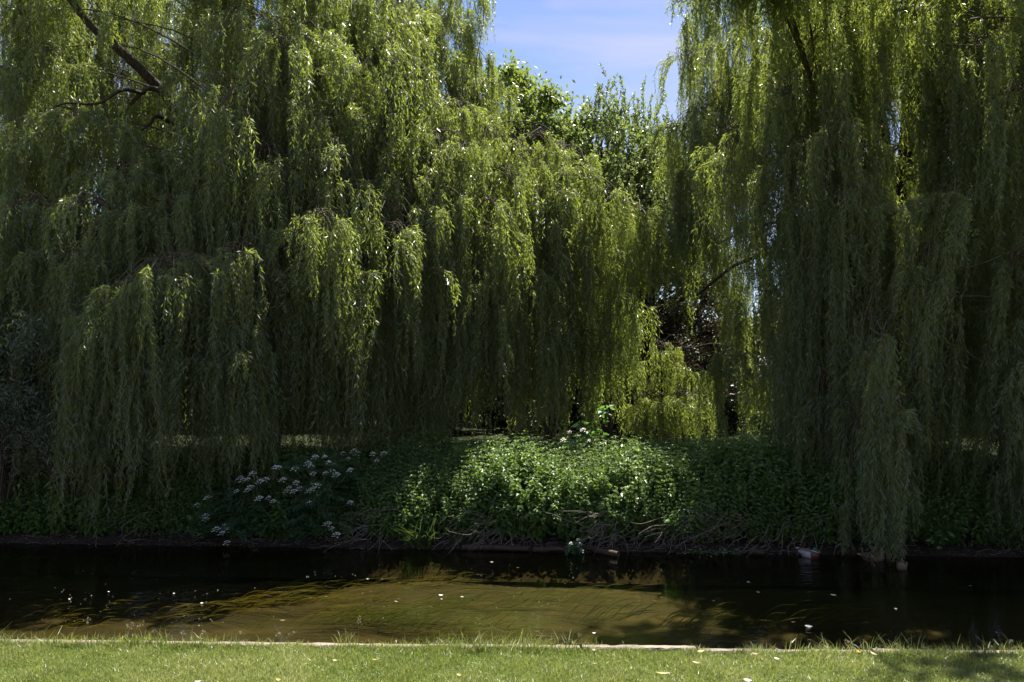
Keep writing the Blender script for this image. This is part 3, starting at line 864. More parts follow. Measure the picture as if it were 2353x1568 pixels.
fill4 = fill_shell((9.3, 19.0), 6.5, 6.0, 15.5, 5.0, 105, (2.6, 4.2), ok4)
willow_tree('dark weeping willow on the right with a thick shaded trunk and tresses touching the water', tb, t4_trunk,
            [(l4a, 0.10, 0.03), (l4b, 0.15, 0.06), (l4c, 0.10, 0.03), (l4d, 0.05, 0.02), (l4e, 0.06, 0.02), (l4f, 0.04, 0.012), (l4g, 0.03, 0.012), (l4h, 0.05, 0.02)], sp4, fill4, 303)


# ------------------------------------------------------------------ other trees
def broad_tree(name, base, label, cat, group, height, rx, leafm, seed, leaf=0.17, nclump=120, per=230, clump=0.7, trunk_r=0.3,
               low=0.25, upright=0.0, barkm='bark', wratio=0.55, shape=1.0):
    """trunk, forking limbs and a crown of leaf clumps hung on the twig ends"""
    r = np.random.default_rng(seed)
    base = np.asarray(base, float)
    root = thing(name, base, label, cat, group)
    gt, gc = Geo(), Geo()
    top = np.array([r.normal(0, 0.3), r.normal(0, 0.3), height * 0.8])
    spine = np.array([[0, 0, -0.2], [0.03, 0.02, height * 0.2], top * 0.55 + r.normal(0, 0.15, 3), top])
    C = tube(gt, spine, trunk_r, trunk_r * 0.18, 9, 0, 6, 0.05, rng=r)
    ends = []
    cz0, cz1 = height * low, height
    for i in range(nclump):
        for _ in range(30):
            q = r.uniform(-1, 1, 3)
            n2 = (q ** 2).sum()
            if 0.30 < n2 < 1: break
        ctr = (cz0 + cz1) / 2
        p = np.array([q[0] * rx, q[1] * rx, ctr + q[2] * (cz1 - cz0) / 2])
        p[:2] *= 1 + 0.12 * r.normal()
        ends.append(p)
    ends = np.array(ends)
    # limbs
    for i, p in enumerate(ends):
        zt = np.clip(p[2] - 0.55 * np.linalg.norm(p[:2]), height * 0.15, height * 0.75)
        A = C[np.argmin(np.abs(C[:, 2] - zt))]
        mid = A + (p - A) * 0.5 + np.array([0, 0, 0.1 * np.linalg.norm(p[:2])]) + r.normal(0, 0.2, 3)
        tube(gt if i % 3 == 0 else gc, [A, mid, p], trunk_r * (0.22 if i % 3 == 0 else 0.12), 0.012, 5, 0 if i % 3 == 0 else 1, 4, cap=False)
    # leaves
    idx = np.repeat(np.arange(nclump), per)
    n = len(idx)
    if upright:
        ns = nclump * 14
        si = np.repeat(np.arange(nclump), 14)
        sb = ends[si] + r.normal(0, clump * 0.55, (ns, 3))
        d = unit(np.stack([r.normal(0, 0.35, ns), r.normal(0, 0.35, ns), np.ones(ns)], 1))
        sl = r.uniform(0.4, 1.0, ns) * upright
        t = np.linspace(0, 1, 4)
        thin_tubes(gc, sb[:, None, :] + d[:, None, :] * (t[None, :, None] * sl[:, None, None]), np.array([0.012, 0.009, 0.006, 0.003]), 1)
        k = max(1, per // 14)
        idx = np.repeat(np.arange(ns), k)
        n = len(idx)
        P = sb[idx] + d[idx] * (r.uniform(0.05, 1, n) * sl[idx])[:, None]
        q = r.normal(size=(n, 3))
        Dv = unit(d[idx] * 0.7 + unit(q) * 0.8)
        tint = np.clip(r.normal(0.5, 0.2, ns), 0, 1)[idx]
    else:
        q = r.normal(size=(n, 3))
        P = ends[idx] + unit(q) * (clump * np.abs(r.normal(0, 0.55, n)) ** 0.8)[:, None] * np.array([1, 1, 0.75])
        Dv = unit(unit(P - ends[idx]) * 0.6 + r.normal(0, 0.6, (n, 3)) + np.array([0, 0, -0.15]))
        tint = np.clip(r.normal(0.5, 0.2, nclump), 0, 1)[idx]
    Nn = unit(r.normal(0, 0.55, (n, 3)) + np.array([0, 0, 1.0]))
    V = leaf_kites(P, Dv, leaf * r.uniform(0.65, 1.25, n), leaf * wratio * r.uniform(0.8, 1.2, n), Nn, 0.45, 0.15, r)
    gc.kites(V, 0, tint)
    link('trunk', gt.mesh('trunk'), [M[barkm]], root)
    link('crown', gc.mesh('crown'), [M[leafm], M[barkm]], root)
    return root


def gz(x, y):
    return float(far_ground(np.array(x), np.array(y)))


p = at(1185, 500, 33)
broad_tree('broadleaf_tree', (p[0], 33, gz(p[0], 33)), 'dense green broadleaf tree rising behind the middle willow, just left of the sky gap', 'tree', 'trees beyond the willows', 15.6, 4.2, 'broadleaf', 5, 0.2, 150, 330, 0.9, 0.35, 0.3)
p = at(1265, 500, 34)
broad_tree('broadleaf_tree', (p[0], 35, gz(p[0], 35)), 'lower mid-green tree between the dense green broadleaf and the twiggy alder', 'tree', 'trees beyond the willows', 13.9, 3.2, 'broadleaf', 6, 0.17, 120, 330, 0.8, 0.3, 0.3, upright=0.5)
p = at(1390, 400, 34)
broad_tree('alder_tree', (p[0], 34, gz(p[0], 34)), 'pale twiggy upright tree with sky showing through, under the gap of sky', 'tree', 'trees beyond the willows', 14.1, 4.0, 'alder', 8, 0.16, 180, 380, 0.9, 0.25, 0.42, upright=1.0, wratio=0.42)
p = at(1490, 600, 36)
broad_tree('alder_tree', (p[0] + 0.6, 36, gz(p[0], 36)), 'small pale green tree half hidden behind the left edge of the right willow', 'tree', 'trees beyond the willows', 13.0, 3.2, 'alder', 9, 0.16, 130, 330, 0.85, 0.22, 0.40, upright=0.8, wratio=0.42)
p = at(1500, 800, 38)
broad_tree('copper_tree', (p[0], 38, gz(p[0], 38)), 'dark copper-brown tree in shade behind the bright low willow sprays', 'tree', 'trees beyond the willows', 9.0, 4.2, 'copper', 10, 0.2, 120, 260, 0.9, 0.3, 0.12)
broad_tree('broadleaf_tree', (-20.0, 27, gz(-20, 27)), 'added broadleaf tree at the far left edge, keeping sky reflections off the water', 'tree', 'trees beyond the willows', 14.5, 5.2, 'broadleaf', 11, 0.2, 150, 260, 1.0, 0.35, 0.16)  # added mostly out of view to block sky glints on the left water
broad_tree('broadleaf_tree', (20.5, 25, gz(20.5, 25)), 'added broadleaf tree at the far right edge, keeping sky reflections off the water', 'tree', 'trees beyond the willows', 14.5, 5.2, 'broadleaf', 12, 0.2, 150, 260, 1.0, 0.35, 0.16)  # added mostly out of view to block sky glints on the right water
broad_tree('broadleaf_tree', (8.9, 4.9, NEAR_Z - 0.02), 'unseen broadleaf tree added off to the right on the near lawn, shading the grass', 'tree', None, 14.0, 7.2, 'broadleaf', 13, 0.17, 190, 210, 1.0, 0.34, 0.64)  # out of view, added to cast shade on the lawn and water
far = [(-25, 52, 10.5, 6.0, 'dark evergreen tree in the far left distance behind the largest willow'), (-17, 55, 9.5, 5.5, 'dark evergreen tree far behind the crooked limb of the largest willow'),
       (-10, 50, 9.5, 5.0, 'dark evergreen tree far behind the blue information board'), (-3.5, 54, 9.5, 5.0, 'dark evergreen tree far behind the middle willow trunk'),
       (3.0, 52, 9.0, 5.0, 'dark evergreen tree far behind the narrow black gap between the willows'), (10, 54, 8.0, 5.0, 'dark evergreen tree far behind the low sunlit willow sprays'),
       (17, 50, 7.5, 5.0, 'dark evergreen tree far behind the shaded trunk of the right willow'), (25, 53, 8.5, 5.5, 'dark evergreen tree in the far right distance behind the right willow')]
for i, (x, y, h, rx, lab) in enumerate(far):
    broad_tree('evergreen_tree', (x, y, gz(x, y)), lab, 'tree', 'dark trees across the far meadow', h, rx, 'yew', 40 + i, 0.38, 110, 150, 1.3, 0.3, 0.04, wratio=0.6)


shr = [(-20, 44, 4.5, 4.0, 'rounded dark shrub at the back of the meadow, far left'), (-13.5, 42, 4.0, 3.6, 'dark shrub at the back of the meadow behind the largest willow trunk'), (-8.2, 43, 4.2, 3.0, 'dark shrub just behind the information board'),
       (-4.6, 40, 4.4, 3.0, 'dark shrub behind the middle willow trunk'), (0.2, 42, 4.6, 3.2, 'dark shrub behind the hanging centre of the middle willow'), (4.6, 43, 4.2, 3.0, 'dark shrub closing the narrow black gap between the willows'),
       (9.5, 41, 4.0, 3.4, 'dark shrub behind the low sunlit willow sprays'), (15.5, 40, 4.2, 3.4, 'dark shrub left of the right willow trunk at the back of the meadow'), (21.5, 41, 4.6, 3.6, 'dark shrub right of the right willow trunk at the back of the meadow'), (27.5, 42, 4.6, 3.6, 'rounded dark shrub at the back of the meadow, far right')]
for i, (x, y, h, rx, lab) in enumerate(shr):
    broad_tree('evergreen_shrub', (x, y, gz(x, y)), lab, 'shrub', 'dark shrubs along the back of the meadow', h, rx, 'yew', 80 + i, 0.26, 70, 170, 1.0, 0.16, -0.05, wratio=0.6)


# osier shrub at the left edge
def osier(base, label, seed, n, h, spread, lean, leaf=0.15):
    r = np.random.default_rng(seed)
    base = np.asarray(base, float)
    root = thing('osier_shrub', base, label, 'shrub')
    gs, gl = Geo(), Geo()
    for _ in range(n):
        az = r.uniform(0, 2 * PI)
        rr = spread * math.sqrt(r.uniform(0, 1))
        hh = h * r.uniform(0.45, 1.0)
        tip = np.array([math.cos(az) * rr + lean[0] * hh, math.sin(az) * rr + lean[1] * hh, hh])
        pts = [np.array([math.cos(az) * 0.15, math.sin(az) * 0.15, 0]), tip * [0.3, 0.3, 0.5], tip * [0.65, 0.65, 0.85], tip, tip + np.array([math.cos(az) * 0.3, math.sin(az) * 0.3, -0.05])]
        C = tube(gs, pts, 0.02, 0.003, 4, 0, 5, cap=False, rng=r)
        k = int(60 * hh)
        t = r.uniform(0.25, 1, k) ** 0.7
        f = t * (len(C) - 1)
        i0 = np.minimum(f.astype(int), len(C) - 2)
        P = C[i0] + (C[i0 + 1] - C[i0]) * (f - i0)[:, None]
        T = unit(C[i0 + 1] - C[i0])
        # side twigs
        P = P + r.normal(0, 0.16, (k, 3))
        D = unit(T * 0.5 + unit(r.normal(size=(k, 3))) * 0.8 + np.array([0, 0, -0.1]))
        Nn = unit(r.normal(0, 0.7, (k, 3)) + np.array([0, 0, 1.0]))
        gl.kites(leaf_kites(P, D, leaf * r.uniform(0.7, 1.2, k), leaf * 0.16, Nn, 0.4, 0.25, r), 0, np.clip(r.normal(0.5, 0.2, k), 0, 1))
    link('stems', gs.mesh('stems'), [M['branchlet']], root)
    link('foliage', gl.mesh('foliage'), [M['osier']], root)


p = at(10, 1100, 15.6)
osier((p[0] - 0.4, 16.05, 0.5), 'grey-green narrow-leaved shrub with upright shoots at the left edge of the picture', 60, 90, 4.1, 1.6, (0.03, -0.05))
p = at(130, 1150, 15.5)
osier((p[0], 16.2, 0.5), 'low dark narrow-leaved shrub drooping over the water at the lower left', 61, 70, 2.0, 1.5, (0.05, -0.12), 0.12)

# ------------------------------------------------------------------ nettle bank (stuff)
r = np.random.default_rng(77)


def lowfreq(x, y, rng, k=9, s=1.0):
    z = np.zeros_like(x)
    for _ in range(k):
        a_ = rng.uniform(0, 2 * PI); f = rng.uniform(0.8, 5.0) * s
        z += np.sin((x * np.cos(a_) + y * np.sin(a_)) * f + rng.uniform(0, 6))
    return z / math.sqrt(k)


def nettle_field():
    g = Geo()
    n = 9500
    x = r.uniform(-12.5, 13.5, n)
    d = np.where(r.uniform(0, 1, n) < 0.55, r.uniform(0.30, 1.7, n), r.uniform(1.7, 4.4, n))
    y = y_far(x) + d
    z = far_ground(x, y)
    lf = 0.5 + 0.5 * np.sin(x * 0.9 + 1.0) * np.sin(y * 1.3 + x * 0.3) 
    h = np.interp(d, [0.3, 0.5, 0.9, 1.7, 3.0, 4.4], [0.5, 0.75, 1.0, 1.14, 1.12, 0.95]) * (0.82 + 0.2 * lf) * r.uniform(0.78, 1.1, n)
    hv = lowfreq(x, y, np.random.default_rng(17), 10, 0.9)
    h *= 1 + 0.10 * hv
    h *= np.where(r.uniform(0, 1, n) < 0.035, r.uniform(1.1, 1.3, n), 1.0)
    lsz = np.clip(1 + 0.30 * lowfreq(x, y, np.random.default_rng(19), 10, 0.7) , 0.6, 1.7)
    h *= np.interp(x, [-12, -7.5, -4.5, -2, 5, 7, 9.5, 13], [0.75, 0.8, 0.86, 1.0, 1.0, 0.92, 0.85, 0.8])
    for u_, hw, dm in ((545, 0.6, 1.1), (725, 0.7, 1.4)):
        px = at(u_, 1200, 15.1)[0]
        h *= np.where((np.abs(x - px) < hw) & (d < dm), 0.45, 1.0)
    leanv = np.stack([r.normal(0, 0.10, n), -np.interp(d, [0.3, 0.8, 1.4, 2.2], [0.45, 0.5, 0.25, 0.0]) + r.normal(0, 0.1, n), np.ones(n)], 1)
    base = np.stack([x, y, z], 1)
    # stems
    t = np.linspace(0, 1, 4)
    C = base[:, None, :] + leanv[:, None, :] * (t[None, :, None] * h[:, None, None])
    thin_tubes(g, C, np.array([0.004, 0.0035, 0.003, 0.002]), 1)
    nodes = 9
    ft = np.linspace(0.16, 1.0, nodes)
    T0 = np.clip(0.5 + 0.22 * lowfreq(x, y, np.random.default_rng(23), 10, 0.8) + r.normal(0, 0.16, n), 0, 1)
    for k in range(nodes):
        for s in range(3 if k > 2 else 2):
            az = r.uniform(0, 2 * PI, n) if k % 2 else r.uniform(0, 2 * PI, n) 
            # leaves turn a little towards the light from the river and sky
            Dv = unit(np.stack([np.cos(az), np.sin(az) - 0.25, np.full(n, -0.15) + r.normal(0, 0.22, n) + (0.35 if k == nodes - 1 else 0)], 1))
            P = base + leanv * (ft[k] * h)[:, None] + np.stack([np.cos(az), np.sin(az), np.zeros(n)], 1) * 0.02
            Lf = 0.088 * (1.25 - 0.5 * ft[k] ** 3) * r.uniform(0.7, 1.25, n) * (0.6 if k == nodes - 1 else 1) * lsz
            Nn = unit(r.normal(0, 0.35, (n, 3)) + np.array([0, -0.35, 1.0]))
            V = broad_leaves(P, Dv, Lf, Lf * 0.62, Nn, 0.3, 0.2)
            add_broad(g, V, 0, np.clip(T0 + 0.2 * (ft[k] - 0.5) + r.normal(0, 0.08, n), 0, 1))
    o = link('nettles', g.mesh('nettles'), [M['nettle'], M['nettle_stem']])
    props(o, 'dense bank of green nettles covering the far river bank', 'nettles', kind='stuff')


nettle_field()


def tall_grass():
    rr = np.random.default_rng(909)
    cx = rr.uniform(-10, 10.5, 46)
    n = 1500
    c = rr.integers(0, 46, n)
    x = cx[c] + rr.normal(0, 0.22, n)
    d = np.clip(rr.uniform(0.2, 2.6, 46)[c] + rr.normal(0, 0.15, n), 0.15, 3)
    y = y_far(x) + d
    b = np.stack([x, y, far_ground(x, y)], 1)
    K = 7
    t = np.linspace(0, 1, K)
    Ls = rr.uniform(0.55, 1.1, n) * np.interp(d, [0.2, 1.2], [0.7, 1.35])
    az = rr.uniform(0, 2 * PI, n)
    hor = np.stack([np.cos(az) * 0.6, np.sin(az) * 0.4 - 0.35, np.zeros(n)], 1)
    bend = rr.uniform(0.15, 0.9, n)
    C = b[:, None] + np.array([0, 0, 1.0]) * t[None, :, None] * Ls[:, None, None] + hor[:, None] * (t ** 2)[None, :, None] * (Ls * bend)[:, None, None] - np.array([0, 0, 1.0]) * (t ** 3)[None, :, None] * (Ls * bend * 0.55)[:, None, None]
    w = rr.uniform(0.004, 0.010, n)[:, None] * np.array([0.8, 1, 1, 0.9, 0.7, 0.4, 0.05])[None]
    sd = unit(np.stack([-np.sin(az), np.cos(az), np.zeros(n)], 1) + np.array([0.7, 0, 0]))
    V = np.stack([C + sd[:, None] * w[..., None] / 2, C - sd[:, None] * w[..., None] / 2], 2)
    bi = (np.arange(n) * K * 2)[:, None]
    kk = (np.arange(K - 1) * 2)[None]
    F = np.stack([bi + kk, bi + kk + 1, bi + kk + 3, bi + kk + 2], -1).reshape(-1, 4)
    g = Geo()
    g.add(V.reshape(-1, 3), F, 0, True, np.repeat(rr.uniform(0, 1, n), K - 1))
    props(link('bank_grass', g.mesh('bank_grass'), [M['sedge']]), 'tall arching grass blades growing through the nettles on the far bank', 'grass', kind='stuff')


tall_grass()

# ------------------------------------------------------------------ umbel plants
def umbel_head(parent, c, rad, rr):
    g = Geo()
    c = np.asarray(c, float)
    k = 13
    for i in range(k):
        q = math.sqrt(i / k) * rad
        a_ = i * 2.4
        p = c + np.array([math.cos(a_) * q, math.sin(a_) * q, -0.9 * q * q / rad * 0.75 - 0.42 * math.sin(a_) * q * -1.0 + rr.normal(0, 0.004)])
        # small domed cluster
        s = rad * 0.23
        ang = np.linspace(0, 2 * PI, 6, endpoint=False)
        V = [p + [0, 0, s * 0.6]] + [p + np.array([math.cos(b) * s, math.sin(b) * s, rr.normal(0, s * 0.15)]) for b in ang]
        g.add(V, [[0, 1 + j, 1 + (j + 1) % 6] for j in range(6)], 0, False)
        tube(g, [c - [0, 0, rad * 0.9], p], 0.0016, 0.0012, 3, 1, 1, cap=False)
    link('flower_head', g.mesh('flower_head'), [M['petal'], M['nettle_stem']], parent)


def hemlock_plant(base, heads, label, seed, nfrond=70, spread=0.75, height=1.2, group=None, hr=(0.055, 0.082)):
    """heads: world positions of flower heads"""
    rr = np.random.default_rng(seed)
    base = np.asarray(base, float)
    root = thing('hemlock_plant', base, label, 'plant', group)
    gs, gl = Geo(), Geo()
    hub = np.array([0, 0, height * 0.35])
    tube(gs, [np.zeros(3) - [0, 0, 0.1], hub * 0.5, hub], 0.02, 0.014, 6, 0, 4)
    rr2 = np.random.default_rng(seed + 900)
    heads = list(heads)
    if len(heads) > 6:
        heads += [np.asarray(h_) + rr2.normal(0, 1, 3) * [0.26, 0.05, 0.22] + [0, 0, -0.06] for h_ in heads if rr2.uniform() < 0.8]
    for p in heads:
        q = np.asarray(p) - base
        mid = hub + (q - hub) * 0.5 + rr.normal(0, 0.04, 3) + [0, 0, -0.05]
        tube(gs, [hub, mid, q - [0, 0, 0.07]], 0.009, 0.004, 4, 0, 4, cap=False)
        umbel_head(root, q, rr.uniform(*hr), rr)
    # pinnate fronds
    for i in range(nfrond):
        az = rr.uniform(0, 2 * PI)
        zz = height * rr.uniform(0.0, 0.95)
        o = np.array([math.cos(az) * spread * 0.3 * rr.uniform(0, 1), math.sin(az) * spread * 0.25 * rr.uniform(0, 1), zz])
        ln = rr.uniform(0.3, 0.6)
        dv = unit(np.array([math.cos(az), math.sin(az) - 0.25, rr.uniform(-0.2, 0.5)]))
        t = np.linspace(0, 1, 14)
        C = o + dv * (t * ln)[:, None] * spread / 0.6 + np.array([0, 0, -1]) * (0.35 * ln * t ** 2)[:, None]
        tube(gs, C[::4], 0.004, 0.0015, 3, 0, 2, cap=False)
        for s in (-1, 1):
            side = unit(np.cross(dv, [0, 0, 1.0])) * s
            for j in range(2, 14):
                m = rr.integers(3, 6)
                P = np.repeat(C[j][None], m, 0) + side * (np.linspace(0.01, 0.11 * (1.1 - t[j]), m))[:, None] + rr.normal(0, 0.006, (m, 3))
                D = unit(side + dv * 0.6 + rr.normal(0, 0.4, (m, 3)))
                gl.kites(leaf_kites(P, D, 0.042 * rr.uniform(0.7, 1.2, m), 0.026, unit(rr.normal(0, 0.4, (m, 3)) + [0, -0.3, 1]), 0.5, 0.15, rr), 0, np.clip(rr.normal(0.5, 0.2, m), 0, 1))
    link('stems', gs.mesh('stems'), [M['nettle_stem']], root)
    link('foliage', gl.mesh('foliage'), [M['hemlock']], root)


def k9(u, v):       # picture zoom of rows 900..1233 back to the 2353 frame
    return ((560 + u * 0.21249) * 0.91914, (900 + v * 0.21249) * 0.91914)


h1 = [(145, 1530), (195, 1370), (335, 1320), (310, 1480), (495, 1388), (425, 1410), (280, 1390)]
h1w = [at(*k9(u, v), 15.12 + 0.1 * R.normal()) for u, v in h1] + [at(497, 1213, 15.15), at(510, 1222, 15.1), at(523, 1214, 15.15), at(517, 1205, 15.2), at(478, 1140, 15.35)]
p = at(540, 1240, 15.4)
hemlock_plant((p[0], 15.62, 0.2), h1w, 'leafy white-flowered hemlock leaning over the water, the leftmost with flat flower heads', 21, 80, 0.85, 1.1, 'white-flowered plants on the far bank')
h2 = [(1075, 1125), (1185, 1125), (1230, 1190), (1020, 1238), (835, 1260), (1050, 1320), (1275, 1290), (1320, 1330), (850, 1430), (895, 1490), (820, 1530), (1110, 1460), (1050, 1497), (765, 1490)]
h2w = [at(*k9(u, v), 15.22 + 0.1 * R.normal()) for u, v in h2] + [at(753, 1200, 15.2), at(762, 1212, 15.15)]
p = at(725, 1240, 15.4)
hemlock_plant((p[0], 15.6, 0.25), h2w, 'tall white-flowered hemlock with the most flower heads, among the nettles near the sunny patch', 22, 110, 0.9, 1.5, 'white-flowered plants on the far bank')
h3 = [(1400, 1085), (1525, 1055), (1570, 1082), (1455, 1150)]
h3w = [at(*k9(u, v), 16.6) for u, v in h3]
p = at(800, 1080, 16.7)
hemlock_plant((p[0], 16.8, 0.9), h3w, 'four small white flower heads above the nettles below the blue board', 23, 14, 0.4, 0.8, 'white-flowered plants on the far bank')
h4 = [(1755, 1090), (1885, 1080), (1800, 1168)]
h4w = [at(*k9(u, v), 16.4) for u, v in h4]
p = at(870, 1085, 16.5)
hemlock_plant((p[0], 16.6, 0.9), h4w, 'three small white flower heads at the left end of the sunlit nettles', 24, 10, 0.35, 0.8, 'white-flowered plants on the far bank')
p = on_z(1325, 1275, 0.0)
h5w = [p + [x_, 0.02, z_] for x_, z_ in ((-0.10, 0.22), (0.04, 0.28), (0.07, 0.20), (0.06, 0.12), (0.02, 0.17), (0.10, 0.08))]
hemlock_plant((p[0], p[1] + 0.12, 0.02), h5w, 'small white-flowered plant bending over the water beside the timber edge', 25, 10, 0.2, 0.22, 'white-flowered plants on the far bank', (0.03, 0.045))


h6w = [at(u_, v_, 17.3) for u_, v_ in ((1295, 1008), (1310, 990), (1328, 1000), (1340, 985), (1318, 1016), (1352, 1010))]
p = at(1320, 1020, 17.3)
hemlock_plant((p[0], 17.45, 0.9), h6w, 'sunlit pale flower heads rising beside the big-leaved bramble', 26, 16, 0.4, 0.9, 'white-flowered plants on the far bank', (0.05, 0.075))

# bindweed flower
p = at(685, 1124, 15.75)
g = Geo()
ang = np.linspace(0, 2 * PI, 14, endpoint=False)
rim = np.stack([np.cos(ang) * 0.035, np.full(14, -0.03), np.sin(ang) * 0.035], 1) * (1 + 0.08 * np.sin(ang * 5))[:, None]
thr = np.stack([np.cos(ang) * 0.008, np.full(14, 0.02), np.sin(ang) * 0.008], 1)
F = [[i, (i + 1) % 14, 14 + (i + 1) % 14, 14 + i] for i in range(14)]
g.add(np.vstack([rim, thr]), F, 0, True)
o = link('bindweed_flower', g.mesh('bindweed_flower'), [M['petal']])
o.location = p
props(o, 'single cream trumpet flower among dark nettle leaves left of the hemlock', 'flower')


# big leaved bramble, sapling, shrub
def leafy_plant(name, base, canes, leaf, label, cat, seed, step=0.1, mats='bramble', wr=0.65, flatup=0.6, jit=0.03):
    rr = np.random.default_rng(seed)
    base = np.asarray(base, float)
    root = thing(name, base, label, cat)
    gs, gl = Geo(), Geo()
    for c in canes:
        C = tube(gs, np.asarray(c, float), 0.012, 0.004, 5, 0, 8, cap=False, rng=rr)
        ln = np.linalg.norm(np.diff(C, axis=0), axis=1).sum()
        k = max(4, int(ln / step))
        i0 = rr.integers(len(C) // 4, len(C) - 1, k)
        P = C[i0] + rr.normal(0, jit, (k, 3))
        az = rr.uniform(0, 2 * PI, k)
        D = unit(np.stack([np.cos(az), np.sin(az) * 0.8 - 0.15, rr.uniform(-0.35, 0.25, k)], 1))
        P = P + D * 0.05
        Nn = unit(rr.normal(0, 0.4, (k, 3)) + [0, -0.15, flatup])
        Lf = leaf * rr.uniform(0.65, 1.2, k)
        add_broad(gl, broad_leaves(P, D, Lf, Lf * wr, Nn, 0.2, 0.15), 0, np.clip(rr.normal(0.55, 0.22, k), 0, 1))
    link('canes', gs.mesh('canes'), [M['nettle_stem']], root)
    link('foliage', gl.mesh('foliage'), [M[mats]], root)


def canes_to(base, tips):
    out = []
    for t in tips:
        q = np.asarray(t) - base
        out.append([np.zeros(3), q * [0.3, 0.3, 0.55], q * [0.7, 0.7, 0.9], q])
    return out


b = np.array([at(1345, 1000, 17.8)[0], 17.9, 0.88])
leafy_plant('bramble', b, canes_to(b, [at(1400, 935, 17.6), at(1335, 968, 17.5), at(1360, 990, 17.4), at(1380, 1000, 17.3), at(1300, 1000, 17.4), at(1320, 1015, 17.2)]), 0.17,
            'arching bramble with big pale sunlit leaves above the middle of the nettles', 'bramble', 31, 0.06)
b = np.array([at(935, 1000, 19.0)[0], 19.0, 0.9])
leafy_plant('sapling', b, canes_to(b, [at(930, 968, 18.9), at(950, 985, 18.9), at(915, 995, 18.8), at(935, 1010, 18.7), at(960, 1000, 18.9)]), 0.12,
            'small bright-leaved sapling in a fleck of sun at the foot of the middle willow trunk', 'sapling', 32, 0.05)
b = np.array([at(1790, 1000, 18.6)[0], 18.6, 0.88])
leafy_plant('dark_shrub', b, canes_to(b, [at(1735 + 22 * i, 960 + 9 * ((i * 5) % 7), 18.3 + 0.1 * (i % 3)) for i in range(8)]), 0.10,
            'dark round-leaved shrub behind the right end of the nettles', 'shrub', 33, 0.018, 'nettle', 0.8, 0.6, 0.1)
b = np.array([at(2150, 1000, 21.0)[0], 21.0, 0.9])
leafy_plant('elder_shrub', b, canes_to(b, [at(2120 + 16 * i, 940 + 11 * ((i * 3) % 5), 20.8 + 0.1 * (i % 3)) for i in range(7)]), 0.13,
            'sunlit leafy shrub glimpsed just right of the right willow trunk', 'shrub', 34, 0.03, 'bramble', 0.6, 0.6, 0.08)
b = np.array([at(1610, 1200, 14.75)[0], 15.05, 0.15])
leafy_plant('willowherb', b, canes_to(b, [at(1610, 1125, 14.5), at(1625, 1160, 14.5), at(1600, 1180, 14.45)]), 0.13,
            'tall willowherb stalk with narrow leaves in front of the nettles', 'plant', 35, 0.03, 'nettle', 0.22)
b = np.array([at(1560, 1220, 14.6)[0], 14.98, 0.12])
leafy_plant('bramble', b, canes_to(b, [at(1580, 1165, 14.4), at(1545, 1195, 14.35), at(1600, 1205, 14.35), at(1560, 1180, 14.4)]), 0.085,
            'low bramble with yellow-green leaves trailing over the dry stems by the water', 'bramble', 36, 0.035)
b = np.array([at(440, 1215, 15.3)[0], 15.6, 0.12])
leafy_plant('bramble', b, canes_to(b, [at(380, 1195, 15.1), at(420, 1215, 15.05), at(470, 1228, 15.0), at(445, 1190, 15.0)]), 0.08,
            'low dark green bramble at the waterside left of the hemlocks', 'bramble', 37, 0.035)
b = np.array([at(2165, 1235, 14.3)[0], 14.62, 0.08])
leafy_plant('dock_plant', b, canes_to(b, [at(2150, 1215, 14.2), at(2175, 1225, 14.15), at(2160, 1235, 14.1)]), 0.12,
            'dark broad-leaved plant at the waterline below the right willow trunk', 'plant', 38, 0.03)


# strap-leaved clumps
def strap_clump(name, base, n, length, label, seed, lean=(0, -0.3), width=0.022, droop=0.5, spread=0.25, m='sedge'):
    rr = np.random.default_rng(seed)
    root_g = Geo()
    K = 8
    az = rr.uniform(0, 2 * PI, n)
    Ls = length * rr.uniform(0.55, 1.1, n)
    b0 = np.stack([rr.normal(0, spread * 0.4, n), rr.normal(0, spread * 0.25, n), np.zeros(n) - 0.02], 1)
    dirn = np.stack([np.cos(az) * 0.45 + lean[0], np.sin(az) * 0.3 + lean[1], np.ones(n)], 1)
    dirn = unit(dirn)
    t = np.linspace(0, 1, K)
    C = b0[:, None] + dirn[:, None] * (t[None, :, None] * Ls[:, None, None])
    dr = droop * rr.uniform(0.3, 1.4, n)
    hor = unit(dirn * [1, 1, 0] + 1e-6)
    C = C + (hor[:, None] * 0.5 - np.array([0, 0, 1.0]) * 0.8) * (t ** 2.4)[None, :, None] * (Ls * dr)[:, None, None]
    side = unit(np.cross(dirn, [0.15, 1.0, 0.1]))
    w = width * np.array([0.8, 1, 1, 0.95, 0.85, 0.7, 0.45, 0.05])
    A = C + side[:, None] * (w / 2)[None, :, None]
    B = C - side[:, None] * (w / 2)[None, :, None]
    V = np.stack([A, B], 2)
    bi = (np.arange(n) * K * 2)[:, None]
    kk = (np.arange(K - 1) * 2)[None, :]
    F = np.stack([bi + kk, bi + kk + 1, bi + kk + 3, bi + kk + 2], -1).reshape(-1, 4)
    root_g.add(V.reshape(-1, 3), F, 0, True, np.repeat(rr.uniform(0, 1, n), K - 1))
    o = link(name, root_g.mesh(name), [M[m]])
    o.location = tuple(float(c) for c in base)
    return props(o, label, 'sedge' if 'sedge' in name else 'reeds')


